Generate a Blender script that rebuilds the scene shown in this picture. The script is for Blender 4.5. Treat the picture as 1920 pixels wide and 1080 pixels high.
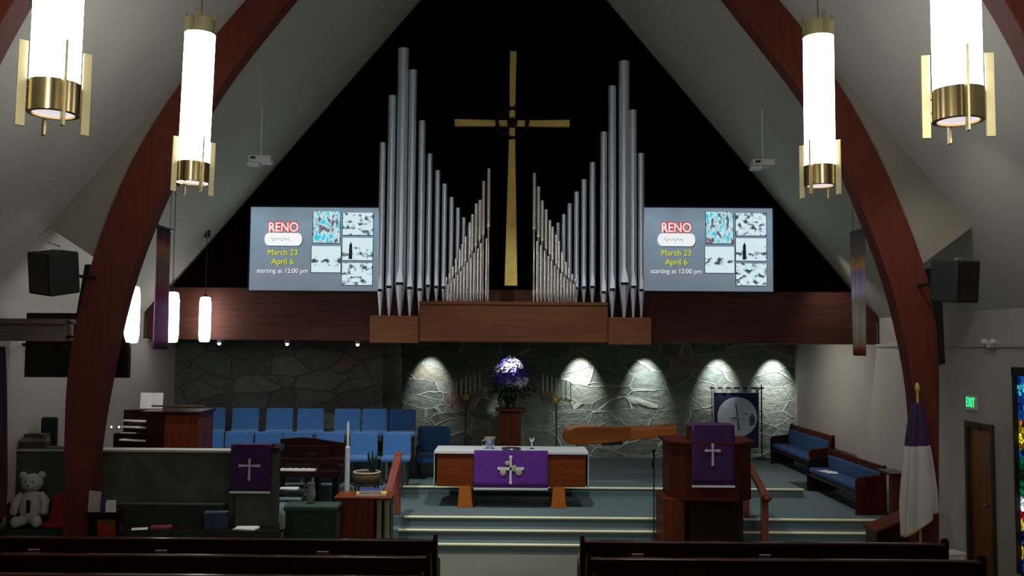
import bpy, bmesh, math, random
from mathutils import Vector, Matrix, Euler
random.seed(7)
for o in list(bpy.data.objects):
    bpy.data.objects.remove(o)
SC = bpy.context.scene
COL = SC.collection
PI = math.pi

# ------------------------------------------------------------------ camera
CZ = 3.26
F = 1700.0
cam_d = bpy.data.cameras.new('camera')
cam_d.sensor_width = 36.0
cam_d.lens = 36.0 * F / 1920.0
cam_d.clip_end = 200
cam = bpy.data.objects.new('camera', cam_d)
COL.objects.link(cam)
PITCH = math.atan(105.0 / F)
ROLL = 0.0075
cam.matrix_world = (Matrix.Translation((0, 0, CZ)) @ Matrix.Rotation(PI / 2 + PITCH, 4, 'X')
                    @ Matrix.Rotation(ROLL, 4, 'Z'))
SC.camera = cam
CM = cam.matrix_world.to_3x3()

def W(px, py, Y):
    """point of the photo seen at depth Y -> (x, z)"""
    d = CM @ Vector(((px - 960) / F, -(py - 540) / F, -1))
    return d.x * Y / d.y, CZ + d.z * Y / d.y

# ------------------------------------------------------------------ view, world, lights
SC.view_settings.view_transform = 'Standard'
SC.view_settings.look = 'None'
SC.view_settings.gamma = 1
SC.view_settings.exposure = 0.0
SC.view_settings.use_curve_mapping = False
wd = bpy.data.worlds.new('world')
SC.world = wd
wd.use_nodes = True
wd.node_tree.nodes['Background'].inputs[0].default_value = (0.62, 0.66, 0.62, 1)
wd.node_tree.nodes['Background'].inputs[1].default_value = 0.05
LAMP_L = 11.0
SC.cycles.use_denoising = True
SC.cycles.max_bounces = 6
SC.cycles.sample_clamp_indirect = 3.0

def point_light(name, loc, power, col=(1, .95, .88), r=.15):
    l = bpy.data.lights.new(name, 'POINT')
    l.energy = power; l.color = col; l.shadow_soft_size = r
    o = bpy.data.objects.new(name, l); o.location = loc
    COL.objects.link(o)
    return o

def spot_light(name, loc, target, power, col, angle=60, blend=.6, r=.03):
    l = bpy.data.lights.new(name, 'SPOT')
    l.energy = power; l.color = col; l.shadow_soft_size = r
    l.spot_size = math.radians(angle); l.spot_blend = blend
    o = bpy.data.objects.new(name, l); o.location = loc
    o.rotation_euler = (Vector(target) - Vector(loc)).to_track_quat('-Z', 'Y').to_euler()
    COL.objects.link(o)
    return o

# the nave's rear pendants, behind the photographer
for x in (-2.9, 2.9):
    for y in (1.6, -2.2):
        point_light('rear_pendant_light', (x, y, 5.6), 95)
# recessed spots in the soffit, grazing the stone wall
SPOTS = [(805, 125), (957, 120), (1092, 210), (1215, 165), (1355, 175), (1460, 240)]
for px, e in SPOTS:
    ys_ = 20.35 if px == 957 else 21.34
    x = (px - 960) * ys_ / F
    spot_light('wall_washer_light', (x, ys_, 3.22), (x, ys_ + .5, 2.4), e, (.93, 1, .95), 60, 1.0)
# added fill spots without fixtures, brightening the chancel platform
for x, y, z, e in ((-2.8, 12.7, 7.4, 800), (0.3, 12.7, 8.6, 1000), (2.9, 12.7, 7.4, 320)):
    spot_light('chancel_fill_light', (x, y, z), (x * 1.15, 14.9, .5), e, (.92, .98, .98), 66, .6, .1)
# added fill lights brightening the stone alcove, right wall and side benches
spot_light('added_fill_light', (.9, 18.7, 3.2), (1.3, 19.4, .6), 60, (.96, .98, .92), 128, .7, .08)
spot_light('added_fill_light', (4.6, 18.7, 3.2), (6.8, 18.3, 1.5), 95, (1, .98, .90), 140, .8, .1)
spot_light('added_fill_light', (5.6, 16.4, 5.0), (6.9, 16.6, 1.4), 60, (1, .97, .90), 90, .9, .1)
# added fill spot without a fixture, brightening the right aisle wall
spot_light('aisle_fill_light', (4.4, 9.6, 5.9), (6.9, 13.2, 1.2), 85, (1, .96, .90), 80, .9, .1)

# ------------------------------------------------------------------ materials
def S(r, g, b):
    f = lambda v: (v / 255 / 12.92) if v / 255 <= .04045 else ((v / 255 + .055) / 1.055) ** 2.4
    return (f(r), f(g), f(b), 1)

MATS = {}
def nodes_of(name):
    m = bpy.data.materials.new(name); m.use_nodes = True
    nt = m.node_tree
    return m, nt, nt.nodes['Principled BSDF']

def M(name, c, rough=.6, metal=0.0, var=.12, scale=6, stretch=(1, 1, 1), bump=0.0, coat=0.0, emit=0.0, spec=.5, c2=None, sheen=0):
    if name in MATS: return MATS[name]
    m, nt, b = nodes_of(name)
    tc = nt.nodes.new('ShaderNodeTexCoord'); mp = nt.nodes.new('ShaderNodeMapping')
    mp.inputs['Scale'].default_value = stretch
    nz = nt.nodes.new('ShaderNodeTexNoise'); nz.inputs['Scale'].default_value = scale
    nz.inputs['Detail'].default_value = 5
    nt.links.new(tc.outputs['Object'], mp.inputs['Vector']); nt.links.new(mp.outputs[0], nz.inputs['Vector'])
    r = nt.nodes.new('ShaderNodeValToRGB')
    r.color_ramp.elements[0].position = .3; r.color_ramp.elements[1].position = .7
    r.color_ramp.elements[0].color = tuple(v * (1 - var) for v in c[:3]) + (1,)
    r.color_ramp.elements[1].color = (tuple(c2[:3]) + (1,)) if c2 else tuple(min(1, v * (1 + var)) for v in c[:3]) + (1,)
    nt.links.new(nz.outputs[0], r.inputs[0]); nt.links.new(r.outputs[0], b.inputs['Base Color'])
    b.inputs['Roughness'].default_value = rough; b.inputs['Metallic'].default_value = metal
    b.inputs['Specular IOR Level'].default_value = spec
    if coat: b.inputs['Coat Weight'].default_value = coat; b.inputs['Coat Roughness'].default_value = .25
    if sheen: b.inputs['Sheen Weight'].default_value = sheen
    if emit:
        nt.links.new(r.outputs[0], b.inputs['Emission Color']); b.inputs['Emission Strength'].default_value = emit
    if bump:
        bp = nt.nodes.new('ShaderNodeBump'); bp.inputs['Strength'].default_value = bump; bp.inputs['Distance'].default_value = .02
        nt.links.new(nz.outputs[0], bp.inputs['Height']); nt.links.new(bp.outputs[0], b.inputs['Normal'])
    MATS[name] = m
    return m

def wood(name, c, axis='X', rough=.4, var=.3, coat=.2, spec=.4):
    st = {'X': (.6, 9, 9), 'Y': (9, .6, 9), 'Z': (9, 9, .6)}[axis]
    return M(name, c, rough, 0, var, 2.2, st, .05, coat, spec=spec)

def stone(name, tone=1.0, mort=1.0):
    m, nt, b = nodes_of(name)
    N, L = nt.nodes.new, nt.links.new
    tc = N('ShaderNodeTexCoord'); nz = N('ShaderNodeTexNoise'); nz.inputs['Scale'].default_value = 1.1
    L(tc.outputs['Object'], nz.inputs['Vector'])
    mx = N('ShaderNodeMix'); mx.data_type = 'RGBA'; mx.blend_type = 'ADD'; mx.inputs[0].default_value = .45
    L(tc.outputs['Object'], mx.inputs[6]); L(nz.outputs[1], mx.inputs[7])
    mp = N('ShaderNodeMapping'); mp.inputs['Scale'].default_value = (1.3, .01, 3.1)
    L(mx.outputs[2], mp.inputs['Vector'])
    ve = N('ShaderNodeTexVoronoi'); ve.feature = 'DISTANCE_TO_EDGE'; ve.inputs['Scale'].default_value = 1
    vc = N('ShaderNodeTexVoronoi'); vc.feature = 'F1'; vc.inputs['Scale'].default_value = 1
    for v in (ve, vc): v.inputs['Randomness'].default_value = .85; L(mp.outputs[0], v.inputs['Vector'])
    rp = N('ShaderNodeValToRGB'); rp.color_ramp.elements[0].position = .012; rp.color_ramp.elements[1].position = .034
    L(ve.outputs['Distance'], rp.inputs[0])
    sep = N('ShaderNodeSeparateColor'); L(vc.outputs['Color'], sep.inputs[0])
    cr = N('ShaderNodeValToRGB'); e = cr.color_ramp.elements
    cols = [(0, (.30, .33, .29)), (.3, (.22, .24, .22)), (.5, (.36, .38, .33)), (.68, (.26, .30, .28)), (.9, (.33, .30, .24)), (.96, (.42, .29, .25))]
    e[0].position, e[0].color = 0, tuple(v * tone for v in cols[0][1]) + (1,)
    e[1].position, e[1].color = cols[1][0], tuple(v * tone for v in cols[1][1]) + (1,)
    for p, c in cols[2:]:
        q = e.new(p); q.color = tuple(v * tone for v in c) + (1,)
    cr.color_ramp.interpolation = 'CONSTANT'
    L(sep.outputs[0], cr.inputs[0])
    n2 = N('ShaderNodeTexNoise'); n2.inputs['Scale'].default_value = 7; n2.inputs['Detail'].default_value = 8
    L(tc.outputs['Object'], n2.inputs['Vector'])
    ml = N('ShaderNodeMix'); ml.data_type = 'RGBA'; ml.blend_type = 'MULTIPLY'; ml.inputs[0].default_value = .55
    L(cr.outputs[0], ml.inputs[6]); L(n2.outputs[0], ml.inputs[7])
    mc = N('ShaderNodeMix'); mc.data_type = 'RGBA'
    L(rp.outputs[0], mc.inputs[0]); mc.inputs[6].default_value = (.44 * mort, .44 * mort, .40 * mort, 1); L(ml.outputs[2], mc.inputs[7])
    L(mc.outputs[2], b.inputs['Base Color']); b.inputs['Roughness'].default_value = .85
    sb = N('ShaderNodeMath'); sb.operation = 'MULTIPLY_ADD'; sb.inputs[1].default_value = -.6
    L(rp.outputs[0], sb.inputs[0]); L(n2.outputs[0], sb.inputs[2])
    bp = N('ShaderNodeBump'); bp.inputs['Strength'].default_value = .8; bp.inputs['Distance'].default_value = .05
    L(sb.outputs[0], bp.inputs['Height']); L(bp.outputs[0], b.inputs['Normal'])
    MATS[name] = m
    return m

def emis(name, c, s, var=0.0):
    return M(name, c, .5, 0, var, 3, emit=s)

def bands(name, stops, z0, z1, axis='Z', noise=.35, nscale=6, emit=0.0, rough=.8, cell=0):
    """cloth or glass whose colours change along its height, broken up by noise"""
    if name in MATS: return MATS[name]
    m, nt, b = nodes_of(name)
    N, L = nt.nodes.new, nt.links.new
    tc = N('ShaderNodeTexCoord'); sx = N('ShaderNodeSeparateXYZ')
    src = tc.outputs['Object']
    if cell:
        v = N('ShaderNodeTexVoronoi'); v.inputs['Scale'].default_value = cell; L(src, v.inputs['Vector'])
        src2 = v.outputs['Position']
        ve = N('ShaderNodeTexVoronoi'); ve.feature = 'DISTANCE_TO_EDGE'; ve.inputs['Scale'].default_value = cell; L(src, ve.inputs['Vector'])
    else: src2 = src
    L(src2, sx.inputs[0])
    mr = N('ShaderNodeMapRange'); mr.inputs[1].default_value = z0; mr.inputs[2].default_value = z1
    L(sx.outputs['XYZ'.index(axis)], mr.inputs[0])
    nz = N('ShaderNodeTexNoise'); nz.inputs['Scale'].default_value = nscale; L(src2, nz.inputs['Vector'])
    ad = N('ShaderNodeMath'); ad.operation = 'MULTIPLY_ADD'; ad.inputs[1].default_value = noise
    L(nz.outputs[0], ad.inputs[0]); L(mr.outputs[0], ad.inputs[2])
    sb = N('ShaderNodeMath'); sb.operation = 'SUBTRACT'; sb.inputs[1].default_value = noise * .5; L(ad.outputs[0], sb.inputs[0])
    cr = N('ShaderNodeValToRGB'); e = cr.color_ramp.elements
    cr.color_ramp.interpolation = 'CONSTANT' if cell else 'LINEAR'
    e[0].position, e[0].color = stops[0][0], stops[0][1]
    e[1].position, e[1].color = stops[1][0], stops[1][1]
    for p, c in stops[2:]:
        q = e.new(p); q.color = c
    L(sb.outputs[0], cr.inputs[0])
    out = cr.outputs[0]
    if cell:
        rp = N('ShaderNodeValToRGB'); rp.color_ramp.elements[0].position = .03; rp.color_ramp.elements[1].position = .07
        L(ve.outputs['Distance'], rp.inputs[0])
        sp = N('ShaderNodeSeparateColor'); L(v.outputs['Color'], sp.inputs[0])
        mm = N('ShaderNodeMath'); mm.operation = 'MULTIPLY'; L(rp.outputs[0], mm.inputs[0]); L(sp.outputs[1], mm.inputs[1])
        ml = N('ShaderNodeMix'); ml.data_type = 'RGBA'; L(mm.outputs[0], ml.inputs[0])
        ml.inputs[6].default_value = (0, 0, 0, 1); L(out, ml.inputs[7]); out = ml.outputs[2]
    L(out, b.inputs['Base Color']); b.inputs['Roughness'].default_value = rough
    if emit:
        L(out, b.inputs['Emission Color']); b.inputs['Emission Strength'].default_value = emit
    MATS[name] = m
    return m

def photo_mat(name, seed, warm=False, zc=None):
    """a black-and-white (or partly coloured) snapshot on the slide"""
    m, nt, b = nodes_of(name)
    N, L = nt.nodes.new, nt.links.new
    tc = N('ShaderNodeTexCoord'); mp = N('ShaderNodeMapping'); mp.inputs['Location'].default_value = (seed * 3.1, seed, seed * 1.7)
    mp.inputs['Scale'].default_value = (1, 1, 1.3) if not warm else (1.5, 1, .7)
    L(tc.outputs['Object'], mp.inputs['Vector'])
    nz = N('ShaderNodeTexNoise'); nz.inputs['Scale'].default_value = 9; nz.inputs['Detail'].default_value = 4
    L(mp.outputs[0], nz.inputs['Vector'])
    fac = nz.outputs[0]
    if zc is not None:
        sx = N('ShaderNodeSeparateXYZ'); L(tc.outputs['Object'], sx.inputs[0])
        d = N('ShaderNodeMath'); d.operation = 'SUBTRACT'; d.inputs[1].default_value = zc; L(sx.outputs[2], d.inputs[0])
        a = N('ShaderNodeMath'); a.operation = 'ABSOLUTE'; L(d.outputs[0], a.inputs[0])
        k = N('ShaderNodeMath'); k.operation = 'MULTIPLY_ADD'; k.inputs[1].default_value = 1.5; L(a.outputs[0], k.inputs[0]); L(nz.outputs[0], k.inputs[2])
        k2 = N('ShaderNodeMath'); k2.operation = 'SUBTRACT'; k2.inputs[1].default_value = .06; L(k.outputs[0], k2.inputs[0]); fac = k2.outputs[0]
    cr = N('ShaderNodeValToRGB'); e = cr.color_ramp.elements
    e[0].position, e[0].color = .38, S(55, 75, 85)
    e[1].position, e[1].color = .50, S(218, 242, 247)
    q = e.new(.44); q.color = S(150, 175, 185)
    if warm:
        q = e.new(.60); q.color = S(60, 205, 228)
        q = e.new(.30); q.color = S(190, 130, 130)
    L(fac, cr.inputs[0]); L(cr.outputs[0], b.inputs['Emission Color']); b.inputs['Emission Strength'].default_value = .9
    b.inputs['Base Color'].default_value = (.02, .02, .02, 1)
    MATS[name] = m
    return m

# ------------------------------------------------------------------ mesh helpers
class MB:
    def __init__(s): s.bm = bmesh.new()
    def quadbox(s, pts):
        v = [s.bm.verts.new(p) for p in pts]
        for f in ((0, 3, 2, 1), (4, 5, 6, 7), (0, 1, 5, 4), (1, 2, 6, 5), (2, 3, 7, 6), (3, 0, 4, 7)):
            s.bm.faces.new([v[i] for i in f])
        return s
    def box(s, x0, x1, y0, y1, z0, z1):
        return s.quadbox([(x0, y0, z0), (x1, y0, z0), (x1, y1, z0), (x0, y1, z0), (x0, y0, z1), (x1, y0, z1), (x1, y1, z1), (x0, y1, z1)])
    def rbox(s, c, d, R):
        """box centred at c with size d turned by matrix R"""
        c = Vector(c); q = []
        for z in (-.5, .5):
            for x, y in ((-.5, -.5), (.5, -.5), (.5, .5), (-.5, .5)):
                q.append(c + R @ Vector((x * d[0], y * d[1], z * d[2])))
        return s.quadbox(q)
    def rings(s, rings, cap=True, closed=True):
        vs = [[s.bm.verts.new(p) for p in r] for r in rings]
        n = len(vs[0])
        for a, b in zip(vs, vs[1:]):
            for i in range(n if closed else n - 1):
                s.bm.faces.new((a[i], a[(i + 1) % n], b[(i + 1) % n], b[i]))
        if cap and closed:
            s.bm.faces.new(list(reversed(vs[0]))); s.bm.faces.new(vs[-1])
        return s
    def lathe(s, prof, c=(0, 0, 0), n=20):
        c = Vector(c)
        return s.rings([[c + Vector((max(r, 1e-4) * math.cos(2 * PI * i / n), max(r, 1e-4) * math.sin(2 * PI * i / n), z)) for i in range(n)] for r, z in prof])
    def tube(s, pts, r, n=8):
        pts = [Vector(p) for p in pts]; rr = r if isinstance(r, (list, tuple)) else [r] * len(pts)
        R = []
        up = Vector((0, 0, 1))
        for i, p in enumerate(pts):
            t = (pts[min(i + 1, len(pts) - 1)] - pts[max(i - 1, 0)]).normalized()
            a = t.cross(up)
            if a.length < .05: a = t.cross(Vector((1, 0, 0)))
            a.normalize(); b = t.cross(a).normalized()
            R.append([p + (a * math.cos(2 * PI * k / n) + b * math.sin(2 * PI * k / n)) * rr[i] for k in range(n)])
        return s.rings(R)
    def prism(s, poly, y0, y1):
        """(x, z) outline with thickness along y"""
        a = [s.bm.verts.new((x, y0, z)) for x, z in poly]; b = [s.bm.verts.new((x, y1, z)) for x, z in poly]
        n = len(poly)
        s.bm.faces.new(a); s.bm.faces.new(list(reversed(b)))
        for i in range(n): s.bm.faces.new((a[i], b[i], b[(i + 1) % n], a[(i + 1) % n]))
        return s
    def slab(s, poly, z0, z1):
        """(x, y) outline with thickness along z"""
        a = [s.bm.verts.new((x, y, z0)) for x, y in poly]; b = [s.bm.verts.new((x, y, z1)) for x, y in poly]
        n = len(poly)
        s.bm.faces.new(a); s.bm.faces.new(list(reversed(b)))
        for i in range(n): s.bm.faces.new((a[i], b[i], b[(i + 1) % n], a[(i + 1) % n]))
        return s
    def ball(s, c, r, seg=16, rg=10, R=None):
        if not isinstance(r, (tuple, list)): r = (r, r, r)
        c = Vector(c)
        rings = []
        for j in range(rg + 1):
            t = PI * j / rg
            q = max(math.sin(t), .01)
            row = []
            for i in range(seg):
                v = Vector((r[0] * q * math.cos(2 * PI * i / seg), r[1] * q * math.sin(2 * PI * i / seg), -r[2] * math.cos(t)))
                row.append(c + (R @ v if R else v))
            rings.append(row)
        return s.rings(rings)
    def build(s, name, mat, parent=None, bevel=0.0, smooth=False, sub=0):
        bmesh.ops.recalc_face_normals(s.bm, faces=s.bm.faces)
        me = bpy.data.meshes.new(name); s.bm.to_mesh(me); s.bm.free()
        me.materials.append(mat)
        if smooth:
            for p in me.polygons: p.use_smooth = True
            me.set_sharp_from_angle(angle=math.radians(40)) if hasattr(me, 'set_sharp_from_angle') else None
        o = bpy.data.objects.new(name, me); COL.objects.link(o)
        if parent: o.parent = parent
        if bevel:
            b = o.modifiers.new('bevel', 'BEVEL'); b.width = bevel; b.segments = 2; b.limit_method = 'ANGLE'
        if sub:
            q = o.modifiers.new('sub', 'SUBSURF'); q.levels = sub; q.render_levels = sub
        return o

def tag(o, label, cat, group=None):
    o['label'] = label; o['category'] = cat
    if group: o['group'] = group
    return o
def thing(name, label, cat, loc=(0, 0, 0), rz=0, group=None):
    o = bpy.data.objects.new(name, None); COL.objects.link(o)
    o.empty_display_size = .1
    o.location = loc; o.rotation_euler = (0, 0, rz)
    return tag(o, label, cat, group)
def struct(o):
    o['kind'] = 'structure'; return o
def copy_tree(root, loc=None, rz=None):
    r = root.copy(); COL.objects.link(r)
    if loc: r.location = loc
    if rz is not None: r.rotation_euler = (0, 0, rz)
    for ch in list(root.children):
        c = ch.copy(); COL.objects.link(c); c.parent = r
        for g in list(ch.children):
            d = g.copy(); COL.objects.link(d); d.parent = c
    return r

def text_part(name, s, mat, parent, size, loc, rot=(PI / 2, 0, 0), align='CENTER', depth=.002, offset=0.0, sx=1.0, shear=0):
    cu = bpy.data.curves.new(name + '_curve', 'FONT'); cu.body = s; cu.size = size
    cu.align_x = align; cu.align_y = 'CENTER'; cu.extrude = depth; cu.offset = offset; cu.shear = shear
    t = bpy.data.objects.new('tmp_text', cu); COL.objects.link(t)
    bpy.context.view_layer.update()
    me = bpy.data.meshes.new_from_object(t.evaluated_get(bpy.context.evaluated_depsgraph_get()))
    bpy.data.objects.remove(t); bpy.data.curves.remove(cu)
    me.name = name
    me.transform(Matrix.Translation(loc) @ Euler(rot).to_matrix().to_4x4() @ Matrix.Diagonal((sx, 1, 1, 1)))
    me.materials.clear(); me.materials.append(mat)
    o = bpy.data.objects.new(name, me); COL.objects.link(o); o.parent = parent
    return o

# material set
m_ceil = M('ceiling_plaster', (.43, .435, .37, 1), .9, var=.04, scale=1.2)
m_white = M('wall_plaster', (.40, .37, .33, 1), .9, var=.04, scale=1.5)
m_dark = wood('dark_wall_wood', (.003, .0012, .0008, 1), 'Z', .8, .4, 0, .0)
m_band = wood('band_wood', (.075, .026, .017, 1), 'X', .6, .2, .0, .15)
m_case = wood('organ_case_wood', (.11, .037, .012, 1), 'X', .55, .15, .0, .2)
m_arch = wood('arch_wood', (.10, .020, .011, 1), 'Z', .6, .15, .0, .2)
m_pew = wood('pew_wood', (.014, .0006, .0004, 1), 'X', .5, .35, .0, .08)
m_rail = wood('polished_rail_wood', (.05, .012, .01, 1), 'X', .15, .35, 1.0)
m_red = wood('reddish_wood', (.10, .018, .004, 1), 'Z', .45, .3, .1, .2)
m_redx = wood('reddish_wood_level', (.15, .028, .004, 1), 'X', .45, .3, .1, .2)
m_orange = wood('orange_wood', (.42, .11, .008, 1), 'X', .55, .2, .1)
m_mahog = wood('mahogany', (.012, .0015, .001, 1), 'X', .3, .3, .3, .3)
m_stone = stone('field_stone')
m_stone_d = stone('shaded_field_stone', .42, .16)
m_parapet = M('parapet_stone', (.055, .06, .042, 1), .9, var=.35, scale=4, bump=.2)
m_carpet = M('teal_carpet', (.105, .15, .155, 1), .95, var=.1, scale=40, bump=.1)
m_olive = M('olive_carpet', (.135, .135, .10, 1), .95, var=.08, scale=40)
m_nose = M('brass_nosing', (.95, .88, .55, 1), .4, .0, .02, 20)
m_gold = M('gold_leaf', (.52, .38, .09, 1), .5, .35, .15, 6)
m_brass = M('polished_brass', (.46, .36, .18, 1), .22, 1, .08, 9, (1, 1, .2))
m_brassfin = M('satin_brass', (.66, .58, .32, 1), .38, .85, .05, 9)
m_lamp = emis('lamp_diffuser', (1, .97, .98, 1), LAMP_L)
m_lampbot = emis('lamp_bottom_glass', (.95, .9, .97, 1), .75)
m_black = M('black_grille', (.008, .008, .009, 1), .7, var=.2, scale=60)
m_gloss = M('black_gloss', (.006, .006, .008, 1), .25, var=.1)
m_metal = M('dark_metal', (.03, .03, .03, 1), .4, .6, .1)
m_silver = M('pipe_metal', (.74, .79, .90, 1), .40, .75, .03, 5, (1, 1, .4))
m_silver_b = M('bright_pipe_metal', (.80, .78, .76, 1), .25, .9, .05, 5, (3, 3, .4))
m_chrome = M('chrome', (.8, .8, .8, 1), .2, 1, .05)
m_blue = M('blue_upholstery', (.030, .125, .33, 1), .85, var=.15, scale=30, bump=.1, sheen=.3)
m_purple = M('purple_cloth', (.11, .016, .24, 1), .85, var=.15, scale=12)
m_purple_d = M('deep_purple_cloth', (.035, .003, .06, 1), .85, var=.2, scale=12)
m_linen = M('white_linen', (.62, .63, .63, 1), .8, var=.05, scale=20)
m_ivory = M('ivory', (.75, .72, .62, 1), .6, var=.05)
m_paper = M('white_paper', (.72, .70, .68, 1), .8, var=.05)
m_white_pl = M('white_plastic', (.62, .62, .64, 1), .5, var=.04)
m_green = M('leaf_green', (.016, .035, .014, 1), .6, var=.4, scale=20)
m_deepgreen = M('dark_green_cloth', (.012, .022, .014, 1), .85, var=.3, scale=8)
m_doorw = wood('door_wood', (.22, .075, .012, 1), 'Z', .5, .25, .1)
m_frame = M('dark_frame', (.035, .028, .022, 1), .6)
m_redcl = M('red_vinyl', (.28, .008, .012, 1), .5, var=.15)

# ------------------------------------------------------------------ the room
_a, _b = W(1137, 0, 17.0), W(1600, 545, 17.0)
_c, _d = W(787, 0, 17.0), W(330, 520, 17.0)
SL = ((_a[1] - _b[1]) / (_b[0] - _a[0]) + (_c[1] - _d[1]) / (_c[0] - _d[0])) / 2
AP = (_a[1] + SL * _a[0] + _c[1] - SL * _c[0]) / 2
HW = 6.8; EZ = AP - SL * HW
Y0, YW, YS = -4.0, 17.0, 21.85
def cz(x): return AP - SL * abs(x)
def st(mb, name, mat, **k): return struct(mb.build(name, mat, **k))
st(MB().box(-HW - .2, HW + .2, Y0, 14.3, -.2, 0), 'floor', m_olive)
# chancel platform, three steps up, then one more
XL, XR = -6.8, 5.96
st(MB().box(XL, XR, 14.3, 14.62, -.2, .15), 'floor_lower_step', m_carpet)
st(MB().box(XL, XR, 14.62, 14.92, -.2, .30), 'floor_upper_step', m_carpet)
st(MB().box(XL, HW, 14.92, 17.06, -.2, .45), 'floor_chancel', m_carpet)
st(MB().slab([(XL, 17.06), (5.45, 17.06), (5.45, 18.0), (HW, 18.0), (HW, YS), (XL, YS)], -.2, .60), 'floor_choir', m_carpet)
st(MB().box(5.45, HW, 17.06, 18.0, -.2, .45), 'floor_side', m_carpet)
st(MB().box(5.96, HW, 14.3, 14.92, -.2, 0), 'floor_corner', m_olive)
for i, (y, z, x0, x1) in enumerate([(14.3, .15, -1.9, XR), (14.62, .30, -1.78, XR), (14.92, .45, -1.72, XR), (17.06, .60, -2.0, 5.45)]):
    st(MB().tube([(x0, y, z - .004), (x1, y, z - .004)], .022, 10), 'trim_%d' % (i + 1), m_nose, smooth=True)
# walls
w_in = .2
st(MB().box(-HW - w_in, -HW, Y0, YS, 0, 3.3), 'wall_left', m_white)
WIN = (10.9, 12.36, .25, 3.0)
DR = (12.90, 13.60, 0, 2.12)
rw = MB()
ys = [Y0, WIN[0], WIN[1], DR[0], DR[1], YS]
rw.box(HW, HW + w_in, Y0, WIN[0], 0, 3.3)
rw.box(HW, HW + w_in, WIN[0], WIN[1], 0, WIN[2]).box(HW, HW + w_in, WIN[0], WIN[1], WIN[3], 3.3)
rw.box(HW, HW + w_in, WIN[1], DR[0], 0, 3.3)
rw.box(HW, HW + w_in, DR[0], DR[1], DR[3], 3.3)
rw.box(HW, HW + w_in, DR[1], YS, 0, 3.3)
st(rw, 'wall_right', m_white)
for s, n in ((-1, 'left'), (1, 'right')):
    a, b = sorted((s * (HW + .06), s * (HW + .26)))
    st(MB().box(a, b, Y0, YW, 3.3, EZ + .1), 'wall_upper_' + n, m_white)
    a, b = sorted((s * (HW - .03), s * (HW + .08)))
    st(MB().box(a, b, Y0, YW, 3.27, 3.31), 'trim_ledge_' + n, m_white)
    p = [(0, AP), (s * (HW + .25), AP - SL * (HW + .25)), (s * (HW + .25), AP - SL * (HW + .25) + .25), (0, AP + .25)]
    st(MB().prism(p, Y0, YW + .2), 'ceiling_' + n, m_ceil)
st(MB().prism([(-HW - .1, 4.27), (HW + .1, 4.27), (HW + .1, EZ), (0, AP), (-HW - .1, EZ)] if EZ > 4.27 else
              [(-6.4, 4.27), (6.4, 4.27), (0, AP)], YW, YW + .2), 'wall_organ', m_dark)
st(MB().prism([(-HW, 3.3), (HW, 3.3), (HW, EZ - .02), (6.42, 4.24), (6.3, 4.27), (-6.3, 4.27), (-6.42, 4.24), (-HW, EZ - .02)], YW - .1, YW + .2), 'wall_band', m_band)
st(MB().box(-HW, HW, YW + .2, YS + .2, 3.3, 3.5), 'ceiling_soffit', M('soffit_paint', (.05, .045, .04, 1), .8))
st(MB().box(-2.6, HW, YS, YS + .2, .6, 3.3), 'wall_stone', m_stone)
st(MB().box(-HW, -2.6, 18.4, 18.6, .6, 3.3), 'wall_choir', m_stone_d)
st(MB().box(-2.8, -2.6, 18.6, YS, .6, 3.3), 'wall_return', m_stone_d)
# door and window of the right wall
d = struct(MB().box(HW + .02, HW + .07, DR[0] + .03, DR[1] - .03, .01, DR[3] - .03).build('door_1', m_doorw, bevel=.004))
MB().tube([(HW + .02, DR[0] + .12, 1.02), (HW - .04, DR[0] + .12, 1.02), (HW - .04, DR[0] + .22, 1.02)], .012).build('door_handle', m_chrome, d)
fr = MB()
fr.box(HW - .03, HW + .1, DR[0] - .05, DR[0] + .02, 0, DR[3] + .05).box(HW - .03, HW + .1, DR[1] - .02, DR[1] + .05, 0, DR[3] + .05)
fr.box(HW - .03, HW + .1, DR[0] + .02, DR[1] - .02, DR[3] - .02, DR[3] + .05)
fr.build('door_frame', m_frame, d)
MB().box(HW - .05, HW + .02, DR[0] + .3, DR[0] + .62, DR[3] - .03, DR[3] + .03).build('door_closer', m_metal, d)
bl, cy = S(20, 90, 190), S(60, 200, 235)
m_glass = bands('stained_glass', [(0, S(20, 60, 170)), (.06, S(240, 200, 60)), (.12, S(30, 60, 120)), (.18, S(230, 200, 90)), (.24, S(200, 20, 30)),
    (.30, S(215, 225, 235)), (.37, S(20, 120, 70)), (.47, S(10, 80, 60)), (.55, S(30, 110, 220)), (.60, S(245, 215, 40)), (.68, S(225, 120, 30)), (.73, bl), (.80, S(15, 60, 150)), (.86, cy), (.92, bl)],
    WIN[2], WIN[3], noise=.10, nscale=4, emit=1.3, rough=.3, cell=14)
wn = struct(MB().box(HW + .05, HW + .09, WIN[0], WIN[1], WIN[2], WIN[3]).build('window_1', m_glass))
fr = MB()
for z in (WIN[2], 1.52, WIN[3] - .12): fr.box(HW - .01, HW + .11, WIN[0], WIN[1], z, z + (.12 if z > 2 else .035))
for y in (WIN[0], WIN[1] - .035, (WIN[0] + WIN[1]) / 2): fr.box(HW - .01, HW + .1, y, y + .03, WIN[2], WIN[3])
fr.build('window_frame', m_black, wn)

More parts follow.
